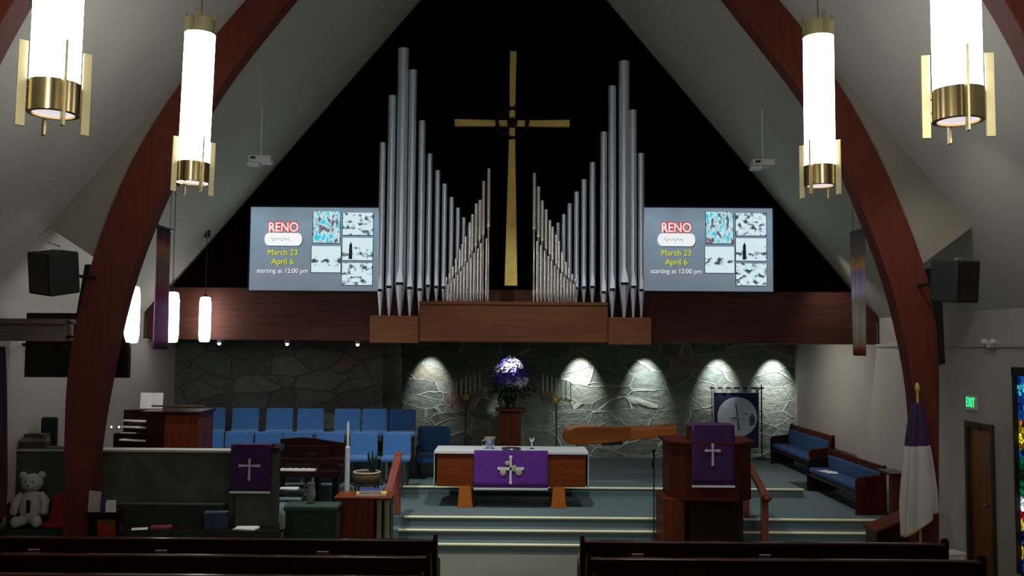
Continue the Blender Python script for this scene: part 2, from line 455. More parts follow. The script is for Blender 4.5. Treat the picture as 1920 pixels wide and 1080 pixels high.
# ------------------------------------------------------------------ laminated arches
YA = 11.8
AR = {1: ([(1360, 0), (1500, 178), (1545, 250), (1580, 318), (1625, 430), (1667, 540), (1700, 690), (1710, 760), (1712, 990)],
          [(1465, 0), (1505, 48), (1580, 182), (1626, 262), (1671, 360), (1708, 450), (1733, 520), (1750, 620), (1754, 700), (1752, 800), (1750, 990)]),
      -1: ([(550, 0), (470, 98), (415, 170), (362, 262), (320, 345), (280, 440), (250, 520), (222, 630), (201, 740), (190, 800), (180, 880), (172, 990)],
           [(443, 0), (410, 42), (325, 188), (280, 255), (235, 342), (195, 445), (172, 515), (147, 620), (133, 700), (130, 780), (129, 990)])}
def arch(s, Yc, label):
    i, o = ([W(a, b, YA) for a, b in L] for L in AR[s])
    def ext(p):
        (x0, z0), (x1, z1) = p[0], p[1]
        m = (z0 - z1) / (x0 - x1)
        return [(s * .006, z0 - m * (x0 - s * .006))] + p
    i, o = ext(i), ext(o)
    i[-1] = (i[-1][0], 0); o[-1] = (o[-1][0], 0)
    i = [(x, min(z, cz(x) - .4)) for x, z in i]; o = [(x, min(z, cz(x) - .015)) for x, z in o]
    mb = MB(); n = 44
    def res(p, n):
        L = [0]
        for a, b in zip(p, p[1:]): L.append(L[-1] + math.dist(a, b))
        out = []
        for q in range(n + 1):
            t = L[-1] * q / n; j = max(jj for jj in range(len(L)) if L[jj] <= t + 1e-9); j = min(j, len(p) - 2)
            f = (t - L[j]) / (L[j + 1] - L[j]); out.append((p[j][0] + (p[j + 1][0] - p[j][0]) * f, p[j][1] + (p[j + 1][1] - p[j][1]) * f))
        for _ in range(2):
            out = [out[0]] + [((out[k - 1][0] + 2 * out[k][0] + out[k + 1][0]) / 4, (out[k - 1][1] + 2 * out[k][1] + out[k + 1][1]) / 4) for k in range(1, len(out) - 1)] + [out[-1]]
        return out
    ii, oo = res(i, n), res(o, n)
    mb.rings([[(a[0], Yc - .13, a[1]), (b[0], Yc - .13, b[1]), (b[0], Yc + .13, b[1]), (a[0], Yc + .13, a[1])] for a, b in zip(ii, oo)])
    ob = tag(mb.build('laminated_arch', m_arch, bevel=.01), label, 'arch')
    # plastered infill between the arch's outer curve and the ceiling
    low = W(1735 if s > 0 else 170, 505, YA)[1]
    run = [q for q in oo if q[1] >= low]
    xe = s * min(HW, (AP - low + .0) / SL)
    pl = [(x, z - .03) for x, z in run] + [(run[-1][0], run[-1][1] - .03), (s * (AP - low - .55) / SL, low + .55), (0, AP)]
    struct(MB().prism(pl, Yc - .03, Yc + .05).build('wall_infill', M('infill_plaster', (.24, .215, .17, 1), .9, var=.05, scale=1.5)))
    return ob
arch(-1, YA, 'dark red laminated wood arch leg on the left, behind the left brass pendants')
arch(1, YA, 'dark red laminated wood arch leg on the right, beside the white flag')
arch(-1, 7.45, 'nearer red laminated wood arch leg, just showing in the top left corner')
arch(1, 7.45, 'nearer red laminated wood arch leg crossing the top right corner')
t = MB().box(-HW - .02, -5.74, 11.7, 11.9, 3.29, 3.50).box(-HW - .02, -5.74, 11.65, 11.95, 3.47, 3.54).box(-HW - .02, -5.74, 11.63, 11.95, 3.25, 3.33).build('tie_beam', M('beam_paint', (.14, .10, .09, 1), .7), bevel=.006)
tag(t, 'grey-brown boxed tie beam running from the left wall to the arch', 'beam')

# ------------------------------------------------------------------ pendant lamps
def pendant(px, py, Y, label, lean=0.0, rot=.35):
    x, z = W(px, py, Y)
    t = thing('pendant_lamp', label, 'lamp', (x, Y, z), 0, 'brass pendant lamps in the nave')
    R = .15
    A = [(R + .012, 0), (R + .012, .205), (R - .02, .205), (R - .02, 0)]
    lb = MB()
    lb.lathe([(R + .012, 0), (R + .012, .205), (R - .01, .205), (R - .01, 0.0)], n=40)
    c = MB().rings([[Vector((r * math.cos(2 * PI * i / 40), r * math.sin(2 * PI * i / 40), zz)) for i in range(40)] for r, zz in
                    [(R - .02, .0), (R + .006, 0), (R + .01, .004), (R + .01, .205), (R - .004, .207)]], cap=False).build('lower_collar', m_brass, t, smooth=True)
    MB().lathe([(.02, .012), (R - .02, .012), (R - .02, .03), (.02, .03)], n=32).build('bottom_lens', m_lampbot, t)
    MB().lathe([(R - .004, .2), (R, .21), (R, 1.52), (R - .01, 1.53)], n=40).build('lamp_shade', m_lamp, t, smooth=True)
    MB().lathe([(R - .01, 1.525), (R + .008, 1.53), (R + .008, 1.68), (R - .03, 1.70), (.02, 1.71)], n=40).build('upper_collar', m_brassfin, t, smooth=True)
    top = cz(x) - z
    MB().tube([(0, 0, 1.69), (0, 0, top)], .009).build('cord', m_brass, t)
    cn = MB().lathe([(.05, top - .08), (.07, top - .03), (.07, top + .01)], n=16).build('ceiling_canopy', m_brass, t)
    for k in range(4):
        a = rot + k * PI / 2
        Rm = Matrix.Rotation(a, 3, 'Z')
        f = MB().rbox(Rm @ Vector((R + .045, 0, .17)), (.055, .016, .55), Rm)
        f.tube([Rm @ Vector((R, 0, .06)), Rm @ Vector((R + .03, 0, .06))], .006).tube([Rm @ Vector((R, 0, .15)), Rm @ Vector((R + .03, 0, .15))], .006)
        f.build('fin', m_brassfin, t, bevel=.003)
        Rm = Matrix.Rotation(-1.5 + k * PI / 2, 3, 'Z')
        f2 = MB().rbox(Rm @ Vector((R + .004, 0, 1.66)), (.02, .03, .2), Rm).build('upper_fin', m_brassfin, t, bevel=.003)
    t.rotation_euler = (0, lean, 0)
    return t
pendant(100, 215, 5.8, 'large brass and white cylinder pendant nearest the left edge, cut by the frame', .008, -.82)
pendant(1797, 228, 5.8, 'large brass and white cylinder pendant nearest the right edge, cut by the frame', .0, -1.75)
pendant(361, 343, 9.1, 'whole white cylinder pendant with brass collars hanging before the left arch', .022, -.82)
pendant(1538, 349, 9.1, 'whole white cylinder pendant with brass collars hanging before the right arch', .0, -.785)

def choir_lamp(px, Y, top, bot, label):
    x, z = W(px, bot, Y); zt = W(px, top, Y)[1]; h = zt - z
    t = thing('choir_pendant', label, 'lamp', (x, Y, z), 0, 'small pendants on the left by the choir')
    MB().lathe([(.06, 0), (.088, .01), (.104, .12), (.104, h - .12), (.088, h - .01), (.06, h)], n=28).build('lamp_shade', m_lamp, t, smooth=True)
    MB().lathe([(.03, h - .005), (.05, h + .01), (.02, h + .05)], n=12).build('cap', m_metal, t)
    top = cz(x) - z
    MB().tube([(0, 0, h), (0, 0, top)], .006).build('cord', m_metal, t)
    MB().lathe([(.05, top - .1), (.06, top + .02)], n=12).build('ceiling_canopy', m_metal, t)
choir_lamp(245, 12.35, 537, 643, 'small white cylinder pendant half hidden behind the left arch')
choir_lamp(321, 13.9, 548, 642, 'small white cylinder pendant right of the narrow purple banner')
choir_lamp(383, 16.6, 557, 641, 'small white cylinder pendant glowing on the wood band, farthest right of three')

# ------------------------------------------------------------------ hanging things
def hang_speaker(px, py, Y, w, h, rz, rx, ry, label):
    x, z = W(px, py, Y)
    t = thing('hanging_speaker', label, 'speaker', (x, Y, z))
    R = Euler((rx, ry, rz)).to_matrix()
    MB().rbox((0, 0, 0), (w, .4, h), R).build('cabinet', m_black, t, bevel=.02)
    MB().rbox(R @ Vector((0, -.205, 0)), (w - .06, .012, h - .06), R).build('grille', m_gloss, t)
    MB().tube([R @ Vector((0, .19, 0)), (0, .45, 0), (.1 if x < 0 else -.05, YA - .14 - Y, 0)], .02).build('wall_arm', m_metal, t)
    tp = R @ Vector((0, 0, h / 2))
    MB().rbox(tp + Vector((.03, 0, .012)), (.07, .05, .03), R).build('eye_bracket', m_chrome, t)
    if x < 0:
        q = [(W(a, b, Y + c)[0] - x, c, W(a, b, Y + c)[1] - z) for a, b, c in ((112, 462, .1), (72, 448, .5), (90, 427, YA - .02 - Y))]
        MB().tube(q, .01).build('stay_tube', m_chrome, t)
hang_speaker(101, 511, 10.8, .40, .50, -.45, .18, .12, 'black speaker hanging tilted from the ceiling left of the left arch')
hang_speaker(1790, 527, 10.8, .36, .50, .35, .1, -.02, 'black speaker hanging from the ceiling right of the right arch')
def column_speaker(pts, Y, label):
    q = [W(a, b, Y) for a, b in pts]
    cx = sum(p[0] for p in q) / 4; zb = min(p[1] for p in q)
    t = thing('column_speaker', label, 'speaker', (cx, Y, zb))
    p = [(a - cx, b - zb) for a, b in q]
    MB().prism(p, -.12, .12).build('cabinet', m_black, t, bevel=.012)
    c = (sum(a for a, b in p) / 4, sum(b for a, b in p) / 4)
    MB().prism([(c[0] + (a - c[0]) * .88, c[1] + (b - c[1]) * .94) for a, b in p], -.132, -.118).build('grille', m_gloss, t)
column_speaker([(150, 592), (190, 592), (196, 497), (166, 497)], 12.1, 'tall black column speaker mounted on the outer edge of the left arch')
column_speaker([(1741, 688), (1765, 682), (1757, 505), (1729, 505)], 12.1, 'tall black column speaker mounted on the outer edge of the right arch')

def banner(x, y0, y1, z0, z1, mat, label):
    t = thing('hanging_banner', label, 'banner', (x, (y0 + y1) / 2, z0))
    L = y1 - y0; H = z1 - z0; n = 14; m = 10
    rows = []
    for j in range(m + 1):
        rows.append([(.012 * math.sin(i * 1.1 + j * .2), -L / 2 + L * i / n, H * j / m) for i in range(n + 1)])
    mb = MB(); mb.rings(rows, cap=False, closed=False)
    o = mb.build('cloth', mat, t, smooth=True)
    s = o.modifiers.new('solid', 'SOLIDIFY'); s.thickness = .008
    MB().tube([(0, -L / 2 - .04, H + .01), (0, L / 2 + .04, H + .01)], .016).build('top_rod', m_metal, t)
    MB().tube([(0, -L / 2 + .05, H), (0, -L / 2 + .05, cz(x) - z0)], .004).tube([(0, L / 2 - .05, H), (0, L / 2 - .05, cz(x) - z0)], .004).build('cord', m_metal, t)
m_bl = bands('purple_banner_cloth', [(0, S(60, 25, 45)), (.08, S(110, 60, 100)), (.35, S(120, 85, 125)), (.45, S(125, 35, 85)), (.55, S(120, 80, 85)), (.7, S(115, 90, 90)), (.8, S(165, 110, 55)), (.88, S(110, 35, 55)), (.95, S(55, 40, 65))], 0, 1.78, noise=.12, nscale=5)
m_br = bands('pale_banner_cloth', [(0, S(90, 40, 30)), (.05, S(150, 60, 45)), (.1, S(120, 110, 85)), (.3, S(150, 145, 135)), (.44, S(140, 135, 120)), (.5, S(190, 180, 210)), (.66, S(150, 130, 165)), (.72, S(200, 150, 60)), (.8, S(120, 105, 95)), (.95, S(85, 85, 90))], 0, 1.8, noise=.1, nscale=6)
banner(-5.02, 12.72, 13.28, W(298, 655, 13)[1], W(298, 428, 13)[1], m_bl, 'narrow purple and orange banner hanging edge-on behind the left arch')
banner(4.98, 12.76, 13.24, W(1611, 667, 13)[1], W(1611, 434, 13)[1], m_br, 'narrow pale banner with a yellow disc hanging edge-on by the right arch')

def projector(px, py, Y, label):
    x, z = W(px, py, Y)
    t = thing('ceiling_projector', label, 'projector', (x, Y, z), .1 if x < 0 else -.1)
    MB().box(-.18, .18, -.14, .16, 0, .11).build('body', m_white_pl, t, bevel=.02)
    MB().lathe([(.035, 0), (.045, .01), (.045, .03)], (-.1, -.16, .04), 12).build('lens', m_gloss, t)
    MB().box(-.2, -.02, -.1, .1, -.045, -.005).build('mount_plate', m_white_pl, t)
    MB().tube([(0, 0, .1), (0, 0, cz(x) - z + .02)], .013).build('pole', m_white_pl, t)
projector(489, 306, 14.6, 'white projector on a thin ceiling pole above the left screen')
projector(1430, 313, 14.6, 'white projector on a thin ceiling pole above the right screen')

# ------------------------------------------------------------------ slide screens
m_slide = bands('slide_backdrop', [(0, S(104, 116, 128)), (.25, S(112, 124, 136)), (.55, S(112, 132, 148)), (.8, S(122, 145, 162)), (1, S(108, 120, 132))], 0, 1.56, noise=.5, nscale=1.0, emit=.92)
m_sw = emis('slide_white', S(235, 238, 240), .9); m_syl = emis('slide_yellow', S(235, 235, 30), .75)
m_sred = emis('slide_red', S(190, 50, 45), .7); m_sgrey = emis('slide_shadow', S(35, 45, 55), .3)
m_rose = emis('slide_rose', S(250, 225, 222), .9)
def screen(px0, px1, py0, py1, label, seed):
    Y = 16.86
    x0, z0 = W(px0, py1, Y); x1, z1 = W(px1, py0, Y)
    t = thing('projection_screen', label, 'screen', (x0, Y, z0), 0, 'screens either side of the organ')
    w, h = x1 - x0, z1 - z0
    MB().box(-.03, w + .03, .005, .035, -.05, h + .03).build('frame', m_black, t)
    MB().box(0, w, -.002, .01, 0, h).build('slide', m_slide, t)
    sx, sz = w / 243.0, h / 155.0
    Q = lambda a, b: (a * sx, h - b * sz)
    def ph(n, a0, b0, a1, b1, mat):
        xa, za = Q(a0, b1); xb, zb = Q(a1, b0)
        MB().box(xa - .012, xb + .012, -.0045, -.003, za - .014, zb + .004).build('picture_shadow', m_sgrey, t)
        MB().box(xa, xb, -.008, -.005, za, zb).build(n, mat, t)
    ph('picture', 118, 7, 169, 66, photo_mat('snapshot_colour_%d' % seed, seed, True))
    ph('picture', 174, 9, 231, 51, photo_mat('snapshot_a_%d' % seed, seed + 1))
    ph('picture', 174, 56, 231, 98, photo_mat('snapshot_b_%d' % seed, seed + 2, False, h - 85 * sz))
    ph('picture', 116, 72, 171, 121, photo_mat('snapshot_c_%d' % seed, seed + 3, False, h - 100 * sz))
    ph('picture', 174, 103, 231, 144, photo_mat('snapshot_d_%d' % seed, seed + 4))
    xa, za = Q(189, 96); MB().prism([(xa - .03, za), (xa + .04, za), (xa + .035, za + .26), (xa + .012, za + .33), (xa - .02, za + .26)], -.0105, -.009).build('pictured_figure', m_sgrey, t)
    def tx(n, s, a, b, size, mat, y=-.012, **k):
        xx, zz = Q(a, b); text_part(n, s, mat, t, size, (xx, y, zz), **k)
    tx('word_outline', 'RENO', 62, 38, .245, m_sred, -.011, offset=.022, sx=.86)
    tx('word', 'RENO', 62, 38, .245, m_rose, -.016, offset=.004, sx=.86)
    xa, za = Q(27, 72); xb, zb = Q(98, 48)
    r = (zb - za) / 2
    pl = []
    for k in range(9): a = PI / 2 + PI * k / 8; pl.append((xa + r * .7 + r * .7 * math.cos(a), za + r + r * math.sin(a)))
    for k in range(9): a = -PI / 2 + PI * k / 8; pl.append((xb - r * .7 + r * .7 * math.cos(a), za + r + r * math.sin(a)))
    MB().prism([(a + .012, b - .014) for a, b in pl], -.008, -.006).build('badge_shadow', m_sgrey, t)
    MB().prism(pl, -.014, -.010).build('badge', m_sw, t)
    cv = MB()
    pts = [(xa + .12 + .36 * k / 22, -.018, za + r + .028 * math.sin(k * 1.35) * (1 + .5 * math.sin(k * .6))) for k in range(23)]
    cv.tube(pts, .0035, 5).build('badge_script', m_sgrey, t)
    for (s_, a, b, sz_, mm) in (('March 23', 62, 85, .150, m_syl), ('April 6', 62, 102, .150, m_syl), ('starting at 12:00 pm', 62, 119, .118, m_sw)):
        tx('caption_shadow', s_, a + .8, b + .8, sz_, m_sgrey, -.006)
        tx('caption', s_, a, b, sz_, mm, -.012)
screen(467, 712, 390, 544, 'lit slide screen on the left of the organ pipes', 1)
screen(1206, 1448, 391, 545, 'lit slide screen on the right of the organ pipes', 9)

# ------------------------------------------------------------------ pipe organ
org = thing('pipe_organ', 'silver pipe organ in two stepped banks on a wooden case above the altar', 'organ', (0, 16.5, 3.28))
OZ = 3.28
MB().box(-1.66, 1.72, -.28, .38, 0, W(960, 566, 16.22)[1] - OZ).build('centre_case', m_case, org, bevel=.01)
MB().box(-1.66, 1.72, -.30, -.28, .68, .735).build('case_moulding', m_case, org, bevel=.004)
MB().box(-1.66, 1.72, -.295, -.28, .02, .06).build('case_moulding', m_case, org, bevel=.004)
zs = W(740, 592, 16.12)[1] - OZ
for a, b in ((-2.52, -1.66), (1.72, 2.48)):
    MB().box(a, b, -.4, .38, -.02, zs).build('side_case', m_case, org, bevel=.01)
def pipe(px, top, wpx, base_y, mouth_y, Y, mat, big=True):
    x, zt = W(px, top, Y); zb = W(px, base_y, Y)[1]; zm = W(px, mouth_y, Y)[1]
    zb = OZ + zs if base_y > 580 else OZ + (W(960, 566, 16.22)[1] - OZ)
    r = wpx / 2 / (F / Y)
    y = Y - 16.5; z0 = zb - OZ - .004; z1 = zm - OZ; z2 = zt - OZ
    b = MB().lathe([(r, z1), (r, z2), (r * .85, z2 + .002)], (x, y, 0), 18).build('pipe', mat, org, smooth=True)
    MB().lathe([(r * .25, z0), (r * .97, z1 - .01), (r, z1 + .01)], (x, y, 0), 18).build('pipe_foot', mat, b, smooth=True)
    if big:
        lip = MB()
        lip.prism([(x - r * .62, z1 + .04), (x + r * .62, z1 + .04), (x + r * .5, z1 + .16), (x, z1 + .34), (x - r * .5, z1 + .16)], y - r - .006, y - r * .55)
        lip.build('upper_lip', mat, b)
        MB().box(x - r * .66, x + r * .66, y - r - .004, y - r * .5, z1 - .01, z1 + .04).build('mouth', m_black, b)
def reed(px, top, joint, wpx, Y, mat):
    """narrow boot and wider resonator above the joint"""
    x, zt = W(px, top, Y); zj = W(px, joint, Y)[1] - OZ
    z0 = W(960, 566, 16.22)[1] - OZ - .004; z2 = zt - OZ; zq = W(px, 546, Y)[1] - OZ
    r = wpx / 2 / (F / Y); y = Y - 16.5
    b = MB().lathe([(r, zj), (r * 1.08, zj + .02), (r, zj + .05), (r, z2), (r * .8, z2 + .002)], (x, y, 0), 12).build('pipe', mat, org, smooth=True)
    MB().lathe([(r * .3, z0), (r * .75, zq - .03), (r * .8, zq), (r * .55, zq + .02), (r * .55, zj - .04), (r, zj + .005)], (x, y, 0), 12).build('pipe_foot', mat, b, smooth=True)
for px, tp, w, by, my in [(718, 268, 12, 592, 546), (736, 180, 15, 592, 540), (757, 92, 21, 592, 534), (775, 132, 15, 592, 542), (792, 227, 13, 592, 545),
                          (806, 289, 11, 566, 538), (821, 320, 10, 566, 540), (834, 345, 9.5, 566, 541), (847, 370, 9, 566, 542), (859, 390, 8.5, 566, 543), (870, 408, 8, 566, 544), (880, 424, 7, 566, 545),
                          (1202, 288, 12, 592, 546), (1187, 207, 14, 592, 540), (1170, 116, 21, 592, 534), (1148, 162, 15, 592, 545), (1132, 248, 13, 592, 550),
                          (1111, 305, 12, 566, 540), (1095, 337, 10.5, 566, 541), (1081, 360, 10, 566, 542), (1068, 382, 9, 566, 543), (1057, 402, 8.5, 566, 544), (1046, 418, 8, 566, 545), (1036, 434, 7, 566, 545)]:
    pipe(px, tp, w, by, my, 16.5 if by > 580 else 16.6, m_silver)
for px, tp, jt, w in [(917, 316, 426, 7.5), (907, 340, 440, 7), (900, 375, 449, 6.5), (893, 382, 461, 6.5), (886, 402, 470, 6), (881, 417, 478, 6), (873, 444, 490, 5.5), (867, 458, 498, 5), (862, 468, 505, 5), (855, 485, 512, 5), (849, 500, 518, 4.5), (843, 513, 524, 4.5), (837, 520, 529, 4),
                      (1002, 325, 430, 7.5), (1010, 350, 445, 7), (1017, 376, 452, 6.5), (1024, 393, 467, 6.5), (1031, 413, 477, 6), (1036, 425, 487, 6), (1043, 440, 496, 5.5), (1048, 452, 503, 5), (1054, 472, 511, 5), (1061, 491, 517, 5), (1067, 503, 522, 4.5), (1073, 514, 526, 4.5), (1079, 522, 530, 4)]:
    reed(px, tp, jt, w, 16.36, m_silver_b)
for px, tp in [(912, 447), (902, 456), (896, 466), (889, 474), (883, 484), (876, 492), (870, 500), (864, 509), (858, 516), (852, 522), (846, 528), (840, 533),
               (1007, 452), (1014, 460), (1021, 470), (1028, 480), (1034, 489), (1040, 498), (1046, 505), (1052, 512), (1058, 519), (1064, 524), (1070, 529), (1076, 533)]:
    pipe(px, tp, 3.6, 566, 549, 16.27, m_silver_b, False)

# ------------------------------------------------------------------ cross
Yc = 16.2
cxr, cz0 = W(958, 536, Yc); ctx, czt = W(963, 97, Yc); ccx, ccz = W(960, 232, Yc)
cr_ = thing('hanging_cross', 'tall gold cross with a dark ring at its centre above the organ', 'cross', (cxr, Yc, cz0))
H = czt - cz0; sh = ccz - cz0
k = Yc / F
MB().prism([(-.115, 0), (.115, 0), (.05, sh), (.06 + .01, H), (-.05, H), (-.05, sh)], -.04, .04).build('upright', m_gold, cr_, bevel=.006)
MB().prism([(-109 * k, sh - .06), (-.3, sh - .055), (.3, sh - .055), (109 * k, sh - .06), (109 * k, sh + .07), (.3, sh + .055), (-.3, sh + .055), (-109 * k, sh + .07)], -.045, .035).build('crossbar', m_gold, cr_, bevel=.006)
m_th = M('thorn_wood', (.010, .007, .004, 1), .8, spec=.1)
cw = MB()
for j in range(3):
    R0 = .25 + .02 * j
    cw.tube([(R0 * math.cos(2 * PI * i / 32) + .01 * math.sin(i * 2.3 + j), -.08 + .025 * math.sin(i * 1.1 + j * 2), sh + R0 * math.sin(2 * PI * i / 32) + .01 * math.cos(i * 1.7 + j)) for i in range(33)], .016, 6)
for i in range(22):
    a = 2 * PI * i / 22; v = Vector((math.cos(a), -.15, math.sin(a)))
    cw.tube([Vector((0, -.08, sh)) + v * .26, Vector((0, -.08, sh)) + v * .34], [.01, .001], 5)
cw.build('thorn_ring', m_th, cr_, smooth=True)
MB().lathe([(.085, 0), (.09, .02), (.085, .04)], (0, 0, 0), 16)
hubm = MB(); hubm.tube([(0, -.12, sh), (0, -.04, sh)], .09, 16); hubm.build('hub', m_th, cr_)
MB().tube([(0, .03, sh - .8), (0, YW - Yc + .02, sh - .8)], .02).tube([(0, .03, sh + .5), (0, YW - Yc + .02, sh + .5)], .02).build('wall_mount', m_black, cr_)

# ------------------------------------------------------------------ soffit downlights
def downlight(px, Y, label, lit):
    x = (px - 960) * Y / F
    t = thing('soffit_downlight', label, 'light', (x, Y, 3.3))
    MB().lathe([(.05, -.001), (.05, -.06 if lit else -.03), (.045, -.062 if lit else -.032), (.04, -.02), (.02, -.02)], n=16).build('housing', m_white_pl if lit else m_black, t)
    (MB().ball((0, 0, -.075), (.032, .032, .028), 12, 8) if lit else MB().lathe([(.03, -.03), (.034, -.02), (.01, -.015)], n=14)).build('bulb', emis('downlight_bulb', (1, .96, .85, 1), 9) if lit else emis('washer_bulb', (.93, 1, .95, 1), 5), t)
downlight(413, 17.4, 'tiny lit downlight under the soffit, nearest the small pendants', True)
downlight(540, 17.4, 'tiny lit downlight under the soffit over the middle of the choir', True)
downlight(672, 17.4, 'tiny lit downlight under the soffit at the left end of the organ case', True)
downlight(1042, 18.7, 'added recessed downlight under the soffit above the right candelabrum', False)  # made-up fixture for the added fill light near the altar end
downlight(1370, 18.7, 'added recessed downlight under the soffit above the far blue bench', False)  # made-up fixture for the added fill light by the benches
for px, l in zip([s[0] for s in SPOTS], ['left of the flowers', 'over the purple flowers', 'right of the flowers', 'between the flowers and the blue banner', 'over the blue banner', 'in the right corner']):
    downlight(px, 21.36, 'small recessed spot washing the stone wall ' + l, False)

# ------------------------------------------------------------------ pews
def pew(x0, x1, Y, label, group):
    t = thing('pew', label, 'pew', (x0, Y, 0), 0, group)
    L = x1 - x0
    R = Matrix.Rotation(math.radians(-8), 3, 'X')
    # backrest: seen from behind, leaning back towards the camera
    MB().quadbox([(.03, .08, .42), (L - .03, .08, .42), (L - .03, .12, .42), (.03, .12, .42), (.03, -.02, .93), (L - .03, -.02, .93), (L - .03, .015, .93), (.03, .015, .93)]).build('backrest', m_pew, t, bevel=.004)
    MB().box(.02, L - .02, -.045, .03, .92, .95).build('top_rail', m_rail, t, bevel=.012)
    MB().box(.03, L - .03, .1, .49, .41, .45).build('seat', m_pew, t, bevel=.01)
    MB().box(.03, L - .03, .12, .48, .45, .49).build('seat_cushion', M('pew_cushion', (.03, .06, .09, 1), .9), t, bevel=.015)
    for xe in (0, L - .045):
        pl = [(0 - .06, 0), (.50, 0), (.52, .45), (.49, .62), (.2, .66), (.06, .98), (-.03, 1.01), (-.07, .96), (-.02, .5)]
        mb = MB()
        a = [mb.bm.verts.new((xe, y, z)) for y, z in pl]; b = [mb.bm.verts.new((xe + .045, y, z)) for y, z in pl]
        mb.bm.faces.new(a); mb.bm.faces.new(list(reversed(b)))
        for i in range(len(pl)): mb.bm.faces.new((a[i], b[i], b[(i + 1) % len(pl)], a[(i + 1) % len(pl)]))
        mb.build('end_panel', m_pew, t, bevel=.006)
    # book racks on the back
    n = max(1, int(L / 1.15))
    for i in range(n):
        c = L * (i + .5) / n
        rk = MB().box(c - .38, c + .38, -.085, -.07, .60, .70).box(c - .38, c + .38, -.085, .04, .59, .605).box(c - .385, c - .37, -.085, .03, .6, .7).box(c + .37, c + .385, -.085, .03, .6, .7)
        rk.build('book_rack', m_pew, t, bevel=.002)
    return t
rows = [(10.88, 'front'), (10.03, 'second'), (9.18, 'third')]
for Y, n in rows:
    pew(-6.35, -.86, Y, 'long dark red wooden pew left of the aisle, %s row' % n, None)
    pew(.83, 5.16, Y, 'long dark red wooden pew right of the aisle, %s row' % n, None)
# hymnals in the racks of the front pews
hm = [(-5.6, 'maroon'), (-4.1, 'blue'), (-2.2, 'maroon'), (1.5, 'maroon'), (3.0, 'blue')]
m_hm = {'maroon': M('maroon_cover', (.06, .01, .012, 1), .6), 'blue': M('blue_cover', (.01, .015, .05, 1), .6)}
for x, c in hm:
    s = 'left' if x < 0 else 'right'
    q = {-5.6: 'nearest the left wall', -4.1: 'below the leaning blue box', -2.2: 'nearest the aisle', 1.5: 'nearest the aisle', 3.0: 'below the pulpit'}[x]
    t = thing('hymnal', '%s hymnal in the rack of the front %s pew, %s' % (c, s, q), 'book', (x, 10.88 - .045, .606))
    MB().box(-.07, .07, -.016, .016, 0, .2).build('cover', m_hm[c], t, bevel=.003)
    MB().box(-.066, .066, -.012, .012, .004, .204).build('pages', m_paper, t)
t = thing('aisle_plaque', 'small white oval plaque on the aisle end of the right front pew', 'plaque', (.828, 10.96, .72))
MB().ball((-.006, 0, 0), (.008, .05, .09), 14, 8).build('plate', m_linen, t, smooth=True)
MB().box(-.018, -.012, -.02, .02, -.003, .003).build('mark', m_metal, t)

# ------------------------------------------------------------------ altar
al = thing('altar_table', 'wooden communion altar on two feet at the centre of the chancel', 'altar', (0, 15.75, .45))
MB().box(-1.27, 1.29, 0, .8, .36, .93).build('body', m_redx, al, bevel=.01)
MB().box(-1.30, 1.32, -.03, .83, .925, .955).build('tabletop', m_redx, al, bevel=.005)
for a in (-.9, .71):
    MB().prism([(a - .02, 0), (a + .26, 0), (a + .24, .08), (a + .22, .37), (a + .02, .37), (a, .08)], .0, .74).build('foot', m_orange, al, bevel=.006)
ln = MB().box(-1.31, 1.33, -.035, .835, .955, .963)
ln.box(-1.318, -1.308, -.02, .82, .34, .963).box(1.328, 1.338, -.02, .82, .34, .963).box(-1.31, 1.33, -.04, -.033, .925, .963)
tag(ln.build('altar_linen', m_linen), 'white linen laid over the altar top and falling at both ends', 'cloth'); bpy.data.objects['altar_linen'].location = (0, 15.75, .45)
pf = thing('altar_frontal', 'wide purple cloth with a white cross hanging on the altar front', 'cloth', (0, 15.7, 1.415))
n = 26; rowsf = []
for j in range(7):
    rowsf.append([(-.63 + 1.27 * i / n, -.004 - .006 * (1 + math.sin(i * .9)) * j / 6, -.61 * j / 6) for i in range(n + 1)])
o = MB().rings([[(-.63 + 1.27 * i / n, .12, .004) for i in range(n + 1)]] + rowsf, cap=False, closed=False).build('cloth', m_purple, pf, smooth=True)
q = o.modifiers.new('solid', 'SOLIDIFY'); q.thickness = .006; q.offset = 1
MB().box(-.63, .64, -.026, -.018, -.645, -.61).build('fringe', m_linen, pf)
em = MB().box(-.018, .018, -.035, -.025, -.52, -.09).box(-.2, .2, -.035, -.025, -.31, -.26)
for a, b in ((0, -.09), (0, -.52), (-.2, -.285), (.2, -.285)): em.ball((a, -.03, b), (.03, .008, .03), 10, 6)
em.build('cross_emblem', m_linen, pf)
m_tan = M('tan_thread', (.42, .36, .27, 1), .8)
for a, b, r1, r2 in ((-.055, -.19, .045, .04), (.06, -.28, .045, .06), (-.13, -.35, .055, .06), (.14, -.345, .055, .06)):
    MB().ball((a, -.03, b), (r1, .01, r2), 14, 8).build('shell_emblem', m_tan, pf, smooth=True)
ATZ = .45 + .964
def on_altar(px, w=0): return (px - 960) * 16.1 / F
t = thing('pitcher', 'silver pitcher on the left half of the altar top', 'pitcher', (on_altar(921), 16.1, ATZ))
MB().lathe([(.05, 0), (.055, .01), (.085, .07), (.08, .12), (.07, .15), (.095, .19), (.098, .2)], n=24).build('body', M('pewter_blue', (.35, .37, .48, 1), .3, .8), t, smooth=True)
MB().tube([(-.08, 0, .16), (-.13, 0, .15), (-.13, 0, .07), (-.08, 0, .05)], .009).build('handle', m_chrome, t, smooth=True)
MB().lathe([(.095, .195), (.102, .2), (.102, .208), (.09, .208)], n=24).build('rim', m_gold, t)
t = thing('chalice', 'slender silver chalice on the right half of the altar top', 'chalice', (on_altar(999), 16.1, ATZ))
MB().lathe([(.05, 0), (.05, .01), (.012, .03), (.012, .11), (.02, .12)], n=20).build('stem', m_chrome, t, smooth=True)
